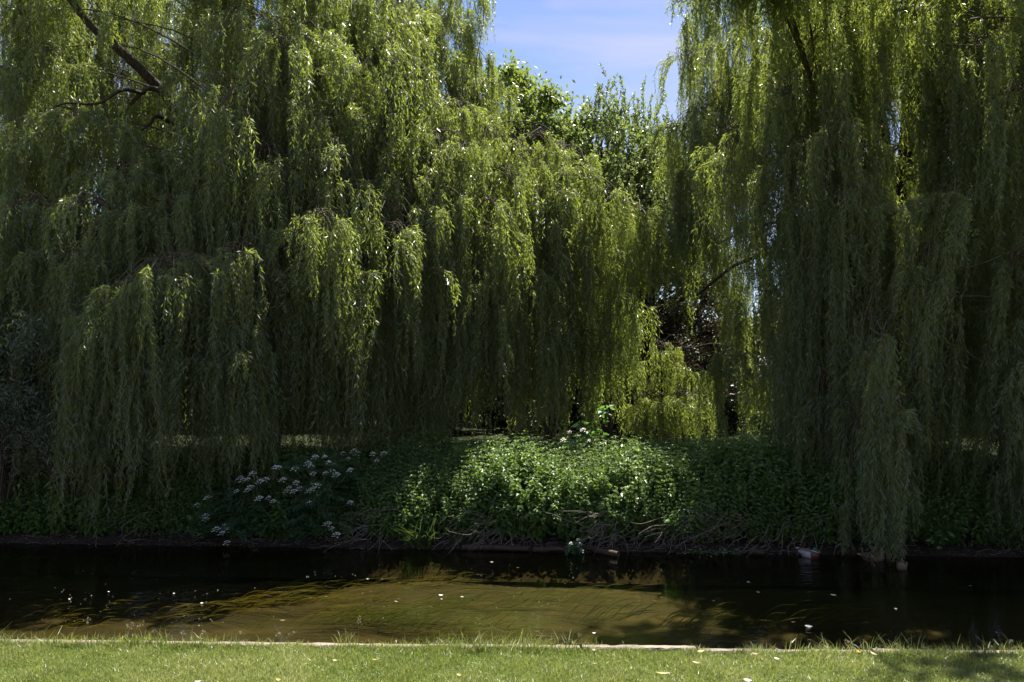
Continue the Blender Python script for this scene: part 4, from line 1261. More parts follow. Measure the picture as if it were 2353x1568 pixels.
p = on_z(975, 1262, 0.02)
strap_clump('sedge_clump', (p[0], p[1] + 0.12, 0.05), 85, 0.75, 'dark strap-leaved sedge clump fanning into the water in front of the nettles', 51, (-0.25, -0.35), 0.02)
p = on_z(1010, 1262, 0.02)
strap_clump('sedge_clump', (p[0] + 0.25, p[1] + 0.2, 0.08), 26, 0.6, 'thin sedge clump leaning right beside the larger dark sedge', 52, (0.25, -0.35), 0.016)
p = on_z(2175, 1268, 0.02)
strap_clump('reed_clump', (p[0], p[1] + 0.15, 0.05), 24, 1.0, 'upright green reeds in deep shade by the water at the right', 53, (0.0, -0.1), 0.024, 0.25)


# dry stem tangles, each a thing
def dry_stems(base, n, length, az0, label, seed, spread=0.5, zr=(0.05, 0.45)):
    rr = np.random.default_rng(seed)
    g = Geo()
    for _ in range(n):
        a0 = az0 + rr.normal(0, 0.45) + (PI * rr.uniform(0.4, 0.8) if rr.uniform() < 0.12 else 0)
        ln = length * rr.uniform(0.4, 1.1)
        s = np.array([rr.normal(0, spread), rr.uniform(0.05, 0.35), rr.uniform(*zr) + 0.12])
        dv = np.array([math.cos(a0), -0.35 + rr.normal(0, 0.2), math.sin(a0)])
        pts = [s, s + dv * ln * 0.4 + rr.normal(0, 0.045, 3) + [0, 0, 0.06 * rr.uniform(-0.5, 1.5)], s + dv * ln * 0.75 + rr.normal(0, 0.06, 3), s + dv * ln]
        tube(g, pts, 0.0055, 0.0025, 4, 0, 4, cap=False, rng=rr)
        if rr.uniform() < 0.5:
            q = np.array(pts[2]); e = q + np.array([dv[0] * 0.5 + rr.normal(0, 0.15), -0.1, dv[2] * 0.6 + rr.normal(0, 0.25)]) * ln * 0.4
            tube(g, [q, (q + e) / 2 + rr.normal(0, 0.015, 3), e], 0.0035, 0.0018, 3, 0, 3, cap=False, rng=rr)
    o = link('dry_stems', g.mesh('dry_stems'), [M['dry_stem']])
    o.location = tuple(float(c) for c in base)
    return props(o, label, 'dry stems', 'tangles of dry stems along the far waterline')


for (u, v, n, ln, az, sp, lab, sd) in (
        (300, 1235, 16, 0.7, PI + 0.45, 0.2, 'few pale crossed dry stems dipping into the water at the far left', 1),
        (870, 1225, 34, 0.8, PI + 0.35, 0.25, 'bundle of dry grey stems leaning left beside the sedge clump', 2),
        (1140, 1225, 55, 0.85, PI + 0.6, 0.4, 'dense tangle of brown dry stems above the timber edge', 3),
        (1420, 1212, 70, 0.95, PI + 0.25, 0.3, 'thick sweep of pale dry stems hanging over the fallen log', 4),
        (1560, 1225, 22, 0.8, PI + 0.5, 0.2, 'long pale dry stems slanting to the water below the low bramble', 5),
        (1700, 1205, 70, 0.8, PI + 0.2, 0.45, 'wide knot of dry stems hanging under the right half of the nettles', 6),
        (1830, 1215, 26, 0.7, PI + 0.9, 0.35, 'sparse dry stems near the drake', 7)):
    p = at(u, v, 15)
    yy = float(y_far(p[0])) + 0.1
    dry_stems((p[0], yy, 0.1), n, ln, az, lab, 500 + sd, sp)


# fallen logs and timber edge of the far bank
def log(u0, v0, u1, v1, rad, label, seed, flat=False):
    rr = np.random.default_rng(seed)
    a_, b_ = on_z(u0, v0, 0.05), on_z(u1, v1, 0.05)
    c = (a_ + b_) / 2
    g = Geo()
    d = (b_ - a_)
    pts = [-d / 2, -d / 6 + rr.normal(0, 0.012, 3), d / 6 + rr.normal(0, 0.012, 3), d / 2]
    tube(g, pts, rad, rad * 0.85, 10, 0, 6, 0.06, rng=rr)
    o = link('timber_log', g.mesh('timber_log'), [M['log']])
    o.location = c
    return props(o, label, 'log', 'timbers along the far waterline')


log(1062, 1258, 1215, 1262, 0.055, 'longest weathered brown timber at the far waterline under the dry stem tangle', 1)
log(1225, 1263, 1300, 1264, 0.05, 'short dark timber between the long timber and the small white-flowered plant', 2)
log(1330, 1256, 1420, 1274, 0.06, 'split grey fallen log slanting into the water under the sweep of dry stems', 3)
log(1723, 1270, 1754, 1271, 0.05, 'short reddish timber stub at the waterline right of the thick stake', 4)


def stake(u, v, h, rad, label, seed):
    rr = np.random.default_rng(seed)
    p = on_z(u, v, 0.0)
    g = Geo()
    tube(g, [[0, 0, -0.5], [0, 0, 0], [0, 0, h * 0.9]], rad, rad, 9, 0, 3, 0.05, rng=rr)
    o = link('wooden_stake', g.mesh('wooden_stake'), [M['log']])
    o.location = p
    return props(o, label, 'stake', 'timbers along the far waterline')


stake(1620, 1268, 0.13, 0.05, 'thick cut wooden stake standing at the waterline below the nettles', 5)
stake(1535, 1266, 0.09, 0.025, 'thin wooden stake at the waterline left of the thick one', 6)

# leaf litter along the waterline
rr = np.random.default_rng(321)
n = 2600
x = rr.uniform(-11.5, 11.5, n)
d = np.abs(rr.normal(0.0, 0.22, n)) + 0.04
y = y_far(x) + d
P = np.stack([x, y, far_ground(x, y) + 0.012], 1)
D = unit(np.stack([rr.normal(0, 1, n), rr.normal(0, 0.5, n), rr.normal(0, 0.15, n)], 1))
g = Geo()
g.kites(leaf_kites(P, D, rr.uniform(0.03, 0.11, n), rr.uniform(0.012, 0.03, n), unit(rr.normal(0, 0.4, (n, 3)) + [0, 0, 1]), 0.45, 0.3, rr), 0, rr.uniform(0, 1, n))
for _ in range(160):
    xx = rr.uniform(-10, 10); yy = float(y_far(xx)) + rr.uniform(0.0, 0.45)
    p = np.array([xx, yy, gz(xx, yy) + 0.02]); a0 = rr.normal(0, 0.6); ln = rr.uniform(0.15, 0.5)
    e = p + np.array([math.cos(a0), -0.3 * abs(math.sin(a0)), rr.uniform(-0.05, 0.12)]) * ln
    tube(g, [p, (p + e) / 2 + rr.normal(0, 0.03, 3), e], 0.005, 0.002, 4, 1, 3, cap=False)
M['litter'] = leaf_material('leaf_litter', [(0, (0.05, 0.03, 0.018)), (0.5, (0.12, 0.075, 0.04)), (0.85, (0.20, 0.14, 0.06)), (1, (0.34, 0.27, 0.10))], (0.16, 0.12, 0.07), (0.2, 0.14, 0.04), 0.2, 0.7, 0.3)
props(link('leaf_litter', g.mesh('leaf_litter'), [M['litter'], M['dry_stem']]), 'brown fallen leaves and twigs littering the dark far waterline', 'leaf litter', kind='stuff')

# low edge weeds at far waterline
b = np.array([on_z(1640, 1276, 0.02)[0], on_z(1640, 1276, 0.02)[1] + 0.05, 0.03])
leafy_plant('brooklime', b, [[np.zeros(3), np.array([s * 0.25, -0.05, 0.06]), np.array([s * 0.5, -0.06, 0.03])] for s in (-1, -0.5, 0.3, 0.8, 1)], 0.05,
            'bright green mat of small water plants floating beside the thick stake', 'plant', 39, 0.02)

# ------------------------------------------------------------------ information board
base = on_z(853, 1003, 0.93)
base[1] = min(base[1], 36)
base = at(853, 1000, 34.0); base[2] = gz(base[0], 34)
root = thing('information_board', base, 'slanted blue and white information board on a dark post, far under the willows', 'sign', rz=0.1)
tilt = math.radians(38)
ca, sa = math.cos(tilt), math.sin(tilt)
Rm = np.array([[1, 0, 0], [0, ca, -sa], [0, sa, ca]])
g = Geo(); box(g, (-0.2, 0, 0.95), (1.05, 0.6, 0.04), Rm)
pn = link('panel', g.mesh('panel'), [plain('board_shaded_white', (0.26, 0.27, 0.33), (0.34, 0.35, 0.40), 0.4, 6)], root)  # white panel, its colour lowered to look shaded
off = Rm @ np.array([0, 0, 0.024])
g = Geo(); box(g, np.array([-0.42, 0, 0.95]) + off, (0.5, 0.5, 0.006), Rm)
link('blue_sheet', g.mesh('blue_sheet'), [plain('board_blue', (0.012, 0.02, 0.16), (0.02, 0.03, 0.22), 0.4, 9)], pn)
g = Geo(); box(g, (0.0, 0.05, 0.42), (0.09, 0.09, 0.98)); box(g, (-0.5, 0.05, 0.42), (0.09, 0.09, 0.98))
link('post', g.mesh('post'), [plain('post_dark', (0.015, 0.012, 0.01), (0.03, 0.025, 0.02), 0.8, 9)], root)


# ------------------------------------------------------------------ ducks
def ell(bm, c, s, rot=(0, 0, 0), seg=16):
    from mathutils import Matrix, Euler
    m = Matrix.Translation(c) @ Euler(rot).to_matrix().to_4x4() @ Matrix.Diagonal((*s, 1))
    bmesh.ops.create_uvsphere(bm, u_segments=seg, v_segments=seg // 2 + 2, radius=1, matrix=m)


MALLARD = {'drake': attr_material('drake_feathers', 0.5, 0.15, 90), 'hen': attr_material('hen_feathers', 0.6, 0.95, 70)}
BILL = {'drake': plain('drake_bill', (0.50, 0.33, 0.04), (0.6, 0.42, 0.07), 0.4, 20), 'hen': plain('hen_bill', (0.16, 0.10, 0.04), (0.28, 0.16, 0.05), 0.45, 20)}


def duck(kind, loc, rz, head, headdir, label, scale=1.0):
    """x is forward; the water line is z = 0; head = centre of the head, headdir = where the bill points"""
    root = thing('mallard', loc, label, 'duck', 'ducks resting at the far waterline', rz)
    bm = bmesh.new()
    ell(bm, (0, 0, 0.035), (0.19, 0.098, 0.085), (0, 0.08, 0))
    ell(bm, (0.10, 0, 0.055), (0.095, 0.085, 0.08))
    ell(bm, (-0.12, 0, 0.075), (0.12, 0.075, 0.05), (0, 0.25, 0))
    ell(bm, (-0.23, 0, 0.10), (0.07, 0.04, 0.014), (0, 0.35, 0))
    for s in (-1, 1):
        ell(bm, (-0.06, s * 0.07, 0.075), (0.15, 0.03, 0.05), (0, 0.12, s * -0.12))
    h = Vector(head)
    nb = Vector((0.13, 0, 0.08))
    for t in (0.0, 0.35, 0.7):
        q = nb.lerp(h, t)
        ell(bm, q, (0.046 - 0.010 * t,) * 3, seg=12)
    hd = Vector(headdir).normalized()
    yaw = math.atan2(hd.y, hd.x)
    pit = -math.asin(hd.z)
    ell(bm, h, (0.048, 0.036, 0.04), (0, pit, yaw), 14)
    ell(bm, h + hd * 0.03 - Vector((0, 0, 0.008)), (0.034, 0.026, 0.026), (0, pit, yaw), 12)
    me = bpy.data.meshes.new('body')
    bm.to_mesh(me); bm.free()
    tmp = bpy.data.objects.new('body_remesh', me)
    COL.objects.link(tmp)
    md = tmp.modifiers.new('r', 'REMESH'); md.mode = 'VOXEL'; md.voxel_size = 0.007
    sm = tmp.modifiers.new('s', 'SMOOTH'); sm.factor = 0.5; sm.iterations = 4
    dg = bpy.context.evaluated_depsgraph_get()
    me2 = bpy.data.meshes.new_from_object(tmp.evaluated_get(dg))
    bpy.data.objects.remove(tmp)
    co = np.empty(len(me2.vertices) * 3, np.float32); me2.vertices.foreach_get('co', co); co = co.reshape(-1, 3)
    col = np.ones((len(co), 4), np.float32)
    hv = np.array(head); hdn = np.array(hd)
    dh = np.linalg.norm(co - hv - hdn * 0.01, axis=1)
    if kind == 'drake':
        col[:, :3] = (0.34, 0.32, 0.31)
        col[co[:, 2] > 0.10, :3] = (0.20, 0.15, 0.12)
        col[co[:, 0] > 0.10, :3] = (0.10, 0.035, 0.02)
        col[co[:, 0] < -0.17, :3] = (0.03, 0.03, 0.035)
        col[co[:, 0] < -0.24, :3] = (0.6, 0.58, 0.55)
        col[dh < 0.085, :3] = (0.62, 0.6, 0.58)
        col[dh < 0.072, :3] = (0.008, 0.085, 0.04)
    else:
        col[:, :3] = (0.16, 0.10, 0.06)
        col[co[:, 2] > 0.09, :3] = (0.12, 0.078, 0.05)
        col[co[:, 0] < -0.235, :3] = (0.45, 0.38, 0.30)
        col[dh < 0.07, :3] = (0.22, 0.15, 0.09)
        crown = (dh < 0.07) & (co[:, 2] > hv[2] + 0.016)
        col[crown, :3] = (0.05, 0.035, 0.025)
        # dark stripe through the eye
        eye = (dh < 0.07) & (np.abs(co[:, 2] - hv[2] - 0.006) < 0.005)
        col[eye, :3] = (0.045, 0.03, 0.02)
    a_ = me2.color_attributes.new('patch', 'FLOAT_COLOR', 'POINT')
    a_.data.foreach_set('color', col.ravel())
    me2.polygons.foreach_set('use_smooth', np.ones(len(me2.polygons), bool))
    me2.name = 'body'
    me2.materials.clear()
    link('body', me2, [MALLARD[kind]], root)
    # bill
    g = Geo()
    side = unit(np.cross(hdn, [0, 0, 1.0])); up = np.cross(side, hdn)
    s0 = hv + hdn * 0.048 - up * 0.008
    prof = [(0.0, 0.016, 0.015), (0.018, 0.014, 0.010), (0.036, 0.015, 0.006), (0.048, 0.012, 0.004), (0.054, 0.004, 0.002)]
    ang = np.linspace(0, 2 * PI, 10, endpoint=False)
    V = np.array([s0 + hdn * t + side * np.cos(b)[..., None] * w + up * np.sin(b)[..., None] * hgt - up * t * 0.1 for t, w, hgt in prof for b in ang])
    F = [[i * 10 + j, i * 10 + (j + 1) % 10, (i + 1) * 10 + (j + 1) % 10, (i + 1) * 10 + j] for i in range(4) for j in range(10)]
    g.add(V, F, 0, True)
    link('bill', g.mesh('bill'), [BILL[kind]], root)
    for s in (-1, 1):
        bm = bmesh.new()
        ell(bm, Vector(hv + hdn * 0.014 + side * s * 0.033 + up * 0.008), (0.005,) * 3, seg=8)
        me = bpy.data.meshes.new('eye'); bm.to_mesh(me); bm.free()
        link('eye', me, [EYE], root)
    root.scale = (scale,) * 3
    return root


EYE = plain('duck_eye', (0.008, 0.006, 0.005), None, 0.15, spec=0.7)
p = on_z(2025 * 0.91914, 1393 * 0.91914, 0.0)
duck('drake', (p[0], p[1] + 0.02, 0.0), math.radians(-62), (0.10, 0.035, 0.145), (0.75, 0.55, -0.45), 'sleepy drake with green head and yellow bill at the waterline, facing the river', 1.0)
p = on_z(2185 * 0.91914, 1402 * 0.91914, 0.0)
duck('hen', (p[0], p[1] + 0.02, 0.0), math.radians(4), (0.15, -0.01, 0.17), (0.9, 0.1, -0.3), 'brown hen duck side-on with pale tail, half hidden behind the willow tress', 1.0)
p = on_z(2260 * 0.91914, 1425 * 0.91914, 0.0)
duck('hen', (p[0], p[1] + 0.08, 0.0), math.radians(-118), (0.10, 0.0, 0.135), (0.7, -0.75, -0.35), 'small brown hen duck floating in open dark water right of the tress', 0.85)


# ------------------------------------------------------------------ river weed (stuff), floating bits
def weeds():
    rr = np.random.default_rng(88)
    g = Geo()
    K = 7
    patches = []
    for (u, v, ln, wd, n, tn) in ((1020, 1370, 2.6, 0.8, 260, 0.30), (1180, 1340, 2.2, 0.5, 160, 0.15), (800, 1340, 2.2, 0.5, 160, 0.75), (640, 1345, 2.0, 0.4, 130, 0.9), (560, 1360, 1.6, 0.4, 110, 0.8),
                                  (500, 1375, 1.4, 0.3, 80, 0.85), (220, 1395, 1.3, 0.25, 70, 0.8), (160, 1372, 1.4, 0.25, 80, 0.7), (200, 1420, 1.2, 0.2, 70, 0.75), (900, 1362, 1.8, 0.3, 100, 0.85), (960, 1325, 2.0, 0.4, 110, 0.8),
                                  (760, 1318, 1.8, 0.5, 100, 0.6), (1080, 1305, 1.8, 0.4, 100, 0.8), (1230, 1385, 1.8, 0.5, 140, 0.25), (1300, 1345, 1.6, 0.4, 100, 0.3), (1150, 1420, 1.6, 0.4, 120, 0.45),
                                  (1080, 1400, 1.5, 0.4, 110, 0.35), (700, 1395, 1.4, 0.3, 80, 0.35), (1250, 1440, 1.3, 0.4, 110, 0.5), (1500, 1370, 1.6, 0.4, 110, 0.4), (1700, 1380, 1.6, 0.4, 100, 0.4), (1980, 1375, 1.8, 0.5, 130, 0.6),
                                  (340, 1360, 1.2, 0.3, 60, 0.7), (1420, 1330, 1.6, 0.4, 90, 0.5), (1060, 1385, 2.2, 0.5, 160, 0.2)):
        p = on_z(u, v, -0.15)
        patches.append((p[0], p[1], ln, wd, n, tn))
    for (px, py, ln, wd, n, tn) in patches:
        n = int(n * 0.27); wd *= 0.55
        x0 = px - ln * 0.5 + rr.normal(0, ln * 0.22, n)
        y0 = py + rr.normal(0, wd * 0.45, n)
        Ls = ln * rr.uniform(0.2, 0.5, n)
        t = np.linspace(0, 1, K)
        ph = rr.uniform(0, 6, n)
        ang = rr.normal(-0.12, 0.10, n)
        X = x0[:, None] + t[None] * Ls[:, None]
        Y = y0[:, None] + t[None] * (Ls * np.tan(ang))[:, None] + 0.03 * np.sin(t[None] * 5 + ph[:, None])
        top = rr.uniform(-0.42, -0.2, n)
        Z = BED_Z - 0.1 + (top - BED_Z + 0.1)[:, None] * np.sin(np.clip(t * 1.35, 0, 1) * PI / 2)[None]
        C = np.stack([X, Y, Z], -1)
        w = rr.uniform(0.003, 0.008, n)[:, None] * np.array([0.6, 1, 1, 1, 0.9, 0.7, 0.1])[None]
        off = np.stack([np.zeros_like(w), w, 0.4 * w], -1)
        V = np.stack([C + off, C - off], 2)
        bi = (np.arange(n) * K * 2)[:, None]
        kk = (np.arange(K - 1) * 2)[None]
        F = np.stack([bi + kk, bi + kk + 1, bi + kk + 3, bi + kk + 2], -1).reshape(-1, 4)
        g.add(V.reshape(-1, 3), F, 0, True, np.repeat(np.clip(tn + rr.normal(0, 0.13, n), 0, 1), K - 1))
    props(link('water_weed', g.mesh('water_weed'), [M['weed']]), 'golden and green weed streaming under the shallow sunlit water', 'water weed', kind='stuff')


weeds()

# floating fluff specks: past counting
rr = np.random.default_rng(99)
g = Geo()
n = 420
u = np.where(rr.uniform(0, 1, n) < 0.8, rr.uniform(0, 1650, n), rr.uniform(0, 2353, n))
v = np.clip(rr.normal(1378, 38, n), 1290, 1465)
dc = rr.integers(0, 34, n); drift = rr.uniform(0, 1, n) < 0.6
cu, cv = rr.uniform(0, 1700, 34), rr.uniform(1310, 1450, 34)
u = np.where(drift, cu[dc] + rr.normal(0, 45, n), u); v = np.where(drift, cv[dc] + rr.normal(0, 6, n), v)
for a_, b_ in zip(u, v):
    p = on_z(a_, b_, 0.004)
    if p[1] > y_far(p[0]) - 0.1 or p[1] < y_near(p[0]) + 0.05: continue
    s = 0.0014 * math.exp(rr.normal(0, 0.5))
    q = np.array([[1, 0, 0], [0, 1, 0], [-1, 0, 0], [0, -1, 0], [0, 0, 0.8]]) * s * [1.4, 1, 1]
    g.add(p + q, [[0, 1, 4], [1, 2, 4], [2, 3, 4], [3, 0, 4]], 0, True)
props(link('floating_fluff', g.mesh('floating_fluff'), [M['fluff']]), 'tiny white specks of willow fluff drifting on the water', 'fluff', kind='stuff')

M['dead_leaf'] = plain('dead_leaf', (0.24, 0.16, 0.09), (0.40, 0.30, 0.19), 0.6, 30)
M['yellow_leaf'] = plain('yellow_leaf', (0.32, 0.24, 0.06), (0.44, 0.35, 0.13), 0.5, 30)
M['pale_leaf'] = plain('pale_leaf', (0.55, 0.50, 0.42), (0.72, 0.68, 0.6), 0.6, 30)


def fallen_leaf(name, p, ln, wr, rz, tilt, m, label, cat, group, curl=0.25):
    K = 7
    t = np.linspace(0, 1, K)
    w = ln * wr * np.array([0.05, 0.6, 0.95, 1, 0.8, 0.45, 0.02]) / 2
    z = curl * ln * (t - 0.5) ** 2 * 1.6
    A = np.stack([t * ln - ln / 2, w, z + curl * w], 1)
    C = np.stack([t * ln - ln / 2, np.zeros(K), z], 1)
    B = np.stack([t * ln - ln / 2, -w, z + curl * w], 1)
    V = np.stack([A, C, B], 1).reshape(-1, 3)
    F = []
    for k in range(K - 1):
        F += [[3 * k, 3 * k + 1, 3 * k + 4, 3 * k + 3], [3 * k + 1, 3 * k + 2, 3 * k + 5, 3 * k + 4]]
    g = Geo(); g.add(V, F, 0, True)
    o = link(name, g.mesh(name), [M[m]])
    o.location = tuple(float(c) for c in p)
    o.rotation_euler = (tilt, 0.06, rz)
    return props(o, label, cat, group)


fl = [(1013, 1368, 0.07, 'pale_leaf', 'pale crumpled leaf floating on the green weed patch'), (1015, 1377, 0.035, 'pale_leaf', 'tiny pale leaf floating right below the pale crumpled leaf'),
      (911, 1383, 0.07, 'dead_leaf', 'tan leaf floating left of the pale crumpled leaf'), (1062, 1372, 0.05, 'pale_leaf', 'thin pale leaf lying flat right of the pale crumpled leaf'),
      (464, 1386, 0.045, 'pale_leaf', 'small white leaf floating over golden weed at the left'), (250, 1360, 0.035, 'pale_leaf', 'small white leaf floating at the edge of the dark left shadow'),
      (400, 1364, 0.04, 'pale_leaf', 'narrow white leaf floating in the shaded water above golden weed'), (650, 1426, 0.07, 'yellow_leaf', 'yellow leaf just under the bank grass at the left'),
      (1130, 1292, 0.06, 'pale_leaf', 'white leaf floating near the far timber edge'), (1190, 1305, 0.05, 'dead_leaf', 'brown leaf drifting near the far bank'),
      (1720, 1338, 0.055, 'pale_leaf', 'pale upturned leaf in the dark middle water'), (1742, 1361, 0.055, 'pale_leaf', 'white boat-shaped leaf in the dark water below the upturned one'),
      (1915, 1368, 0.09, 'pale_leaf', 'long pale leaf floating under the tress reflection'), (1858, 1440, 0.10, 'pale_leaf', 'longest white leaf floating near the right bank grass'),
      (1640, 1381, 0.05, 'dead_leaf', 'thin tan leaf alone in the middle of the dark water'), (1505, 1381, 0.07, 'dead_leaf', 'brown leaf on dark water between the weed and the right bank'),
      (2228, 1347, 0.09, 'dead_leaf', 'forked brown twiggy leaf on the black water at the right'), (2058, 1399, 0.04, 'dead_leaf', 'small tan leaf on black water right of the tress reflection'),
      (1822, 1430, 0.07, 'dead_leaf', 'reddish leaf floating left of the longest white leaf'), (1365, 1455, 0.05, 'pale_leaf', 'rounded pinkish petal floating beside the bank grass in the middle'),
      (845, 1331, 0.045, 'pale_leaf', 'pale flat leaf drifting over dark weed near the far bank'), (160, 1377, 0.04, 'pale_leaf', 'pinkish petal floating above golden weed at the far left')]
rr = np.random.default_rng(5)
for (u_, v_, ln, m, lab) in fl:
    p = on_z(u_, v_, 0.006)
    fallen_leaf('floating_leaf', p, ln, rr.uniform(0.3, 0.5), rr.uniform(-0.5, 0.5), rr.uniform(-0.1, 0.5), m, lab, 'leaf', 'leaves floating on the river')

gl_ = [(770, 1518, 0.05, 0.5, 'dead_leaf', 'tan curled leaf on the lawn left of the middle'), (862, 1516, 0.055, 0.35, 'yellow_leaf', 'yellow curled leaf on the lawn near the middle'),
       (640, 1562, 0.06, 0.4, 'yellow_leaf', 'yellowish curled leaf at the bottom edge of the lawn'), (1055, 1551, 0.05, 0.4, 'yellow_leaf', 'pale yellow leaf low on the lawn in the middle'),
       (1365, 1493, 0.045, 0.5, 'dead_leaf', 'small tan leaf on the lawn just below the edging in the middle'), (1609, 1497, 0.09, 0.3, 'yellow_leaf', 'golden pointed leaf lying below the exposed timber edging'),
       (1367, 1525, 0.05, 0.4, 'dead_leaf', 'upright brown leaf caught in the lawn right of the middle'), (1523, 1547, 0.14, 0.12, 'yellow_leaf', 'long thin yellow willow leaf on the lawn'),
       (1600, 1523, 0.08, 0.25, 'dead_leaf', 'brown folded leaf on the lawn under the golden pointed leaf'), (1718, 1563, 0.07, 0.4, 'pale_leaf', 'white curled leaf at the bottom of the lawn on the right'),
       (1785, 1514, 0.05, 0.5, 'pale_leaf', 'pale scrap of leaf by the shaded lawn on the right'), (2008, 1503, 0.08, 0.3, 'dead_leaf', 'tan leaf in the shaded grass below the right edging'),
       (1735, 1502, 0.07, 0.25, 'dead_leaf', 'dull tan leaf on the lawn just below the right edging boards'), (455, 1566, 0.06, 0.2, 'pale_leaf', 'straw coloured scrap at the bottom left of the lawn')]
for (u_, v_, ln, wr, m, lab) in gl_:
    p = on_z(u_, v_, NEAR_Z + 0.035)
    fallen_leaf('fallen_leaf', p, ln * 0.75, wr, rr.uniform(-1.2, 0.6), rr.uniform(-0.2, 0.7), m, lab, 'leaf', 'fallen leaves on the lawn')


# ------------------------------------------------------------------ near bank: timber edging, lawn grass, tufts
def edge_board(x0, x1, dy, dz, label, seed, wd=0.075):
    rr = np.random.default_rng(seed)
    n = 24
    xs = np.linspace(x0, x1, n)
    yc = y_near(xs) + dy - 0.035
    g = Geo()
    prof = [(-wd / 2, -0.22), (-wd / 2, -0.008), (-wd / 2 + 0.008, 0), (wd / 2 - 0.012, 0), (wd / 2, -0.012), (wd / 2, -0.22)]
    V = np.array([[xs[i], yc[i] + a_ + rr.normal(0, 0.002), NEAR_Z + dz + b_ + rr.normal(0, 0.002)] for i in range(n) for a_, b_ in prof])
    k = len(prof)
    F = [[i * k + j, i * k + (j + 1) % k, (i + 1) * k + (j + 1) % k, (i + 1) * k + j] for i in range(n - 1) for j in range(k)]
    g.add(V, F, 0, False)
    g.add(V[:k], [list(range(k))], 0); g.add(V[-k:], [list(range(k))[::-1]], 0)
    c = np.array([(x0 + x1) / 2, float(y_near((x0 + x1) / 2)), NEAR_Z])
    o = link('edging_board', g.mesh('edging_board', c), [M['timber']])
    o.location = c
    return props(o, label, 'board', 'timber boards edging the lawn')


edge_board(-6.2, -2.65, 0.0, 0.004, 'weathered edging board mostly buried in grass at the far left of the lawn', 1)
edge_board(-2.63, -0.62, 0.012, 0.0, 'weathered edging board hidden by the tallest grass tufts, left of the middle', 2)
edge_board(-0.60, 0.48, 0.0, 0.006, 'weathered edging board with grass hanging over it, in the middle of the lawn edge', 3)
edge_board(0.50, 1.30, 0.006, 0.010, 'clean exposed edging board just right of the middle of the lawn edge', 4)
edge_board(1.32, 2.52, -0.006, -0.002, 'most exposed pale edging board, below the dark open water', 5)
edge_board(2.54, 6.2, 0.01, 0.002, 'edging board shaded and half covered by grass at the far right', 6)


def blades(g, P, h, w, lean, tint, rng, segs=2, mat=0):
    """bent grass blades: two quads each; P base (n,3), lean (n,2)"""
    n = len(P)
    az = rng.uniform(0, 2 * PI, n)
    side = np.stack([np.cos(az), np.sin(az), np.zeros(n)], 1)
    l3 = np.concatenate([lean, np.zeros((n, 1))], 1)
    up = np.array([0, 0, 1.0])
    h = h[:, None]; w = w[:, None]
    m = P + up * h * 0.55 + l3 * h * 0.3
    tip = P + up * h * np.clip(1 - 0.25 * (lean ** 2).sum(1, keepdims=True), 0.35, 1) + l3 * h
    V = np.stack([P + side * w * .5, P - side * w * .5, m - side * w * .45, m + side * w * .45, tip - side * w * .06, tip + side * w * .06], 1)
    b = (np.arange(n) * 6)[:, None]
    F = np.concatenate([b + [[0, 1, 2, 3]], b + [[3, 2, 4, 5]]], 1).reshape(-1, 4)
    g.add(V.reshape(-1, 3), F, mat, False, np.repeat(tint, 2))


rr = np.random.default_rng(444)
n = 460000
x = rr.uniform(-5.8, 5.8, n)
d = rr.uniform(0, 1, n) * 2.0 + 0.085
y = y_near(x) - d
lf = lowfreq(x, y, np.random.default_rng(3), 12, 1.3)
lf2 = lowfreq(x, y, np.random.default_rng(4), 12, 4.0)
h = (0.030 + 0.010 * lf2) * rr.uniform(0.6, 1.5, n)
h = np.clip(h, 0.012, 0.09) * np.interp(d, [0.0, 0.12, 0.3], [1.5, 1.25, 1.0])
lean = np.stack([rr.normal(0.1, 0.45, n), rr.normal(0, 0.45, n)], 1)
P = np.stack([x, y, np.full(n, NEAR_Z - 0.015)], 1)
g = Geo()
blades(g, P, h, rr.uniform(0.0022, 0.0045, n), lean, np.clip(0.47 + 0.12 * lf + 0.16 * lf2 - np.interp(d, [0.08, 0.25], [0.25, 0]), 0, 1), rr)
props(link('lawn_grass', g.mesh('lawn_grass'), [M['grass']]), 'short sunlit mown grass of the near lawn', 'grass', kind='stuff')
# unmown fringe along the boards
n = 21000
x = rr.uniform(-5.8, 5.8, n)
dens = 0.5 + 0.5 * lowfreq(x, x * 0, np.random.default_rng(8), 10, 1.4)
keep = rr.uniform(0, 1, n) < np.clip(dens, 0.06, 1) * np.interp(x, [-4, 0.3, 0.7, 2.4, 2.8], [1, 1, 0.45, 0.4, 0.9])
x = x[keep]; n = len(x)
dd_ = rr.normal(0.07, 0.05, n)
y = y_near(x) - np.where(np.abs(dd_ - 0.035) < 0.04, dd_ + 0.075, dd_)
y = np.minimum(y, y_near(x) + 0.025)
h = np.clip(rr.gamma(3.0, 0.017, n), 0.015, 0.15) * np.clip(0.6 + 0.7 * dens[keep], 0.4, 1.4)
lean = np.stack([rr.normal(0.1, 0.5, n), rr.normal(0.12, 0.45, n)], 1)
g = Geo()
blades(g, np.stack([x, y, np.full(n, NEAR_Z - 0.02)], 1), h, rr.uniform(0.0025, 0.005, n), lean, rr.uniform(0, 0.7, n), rr)
props(link('edge_grass', g.mesh('edge_grass'), [M['grass']]), 'unmown fringe of longer grass spilling over the timber edging', 'grass', kind='stuff')


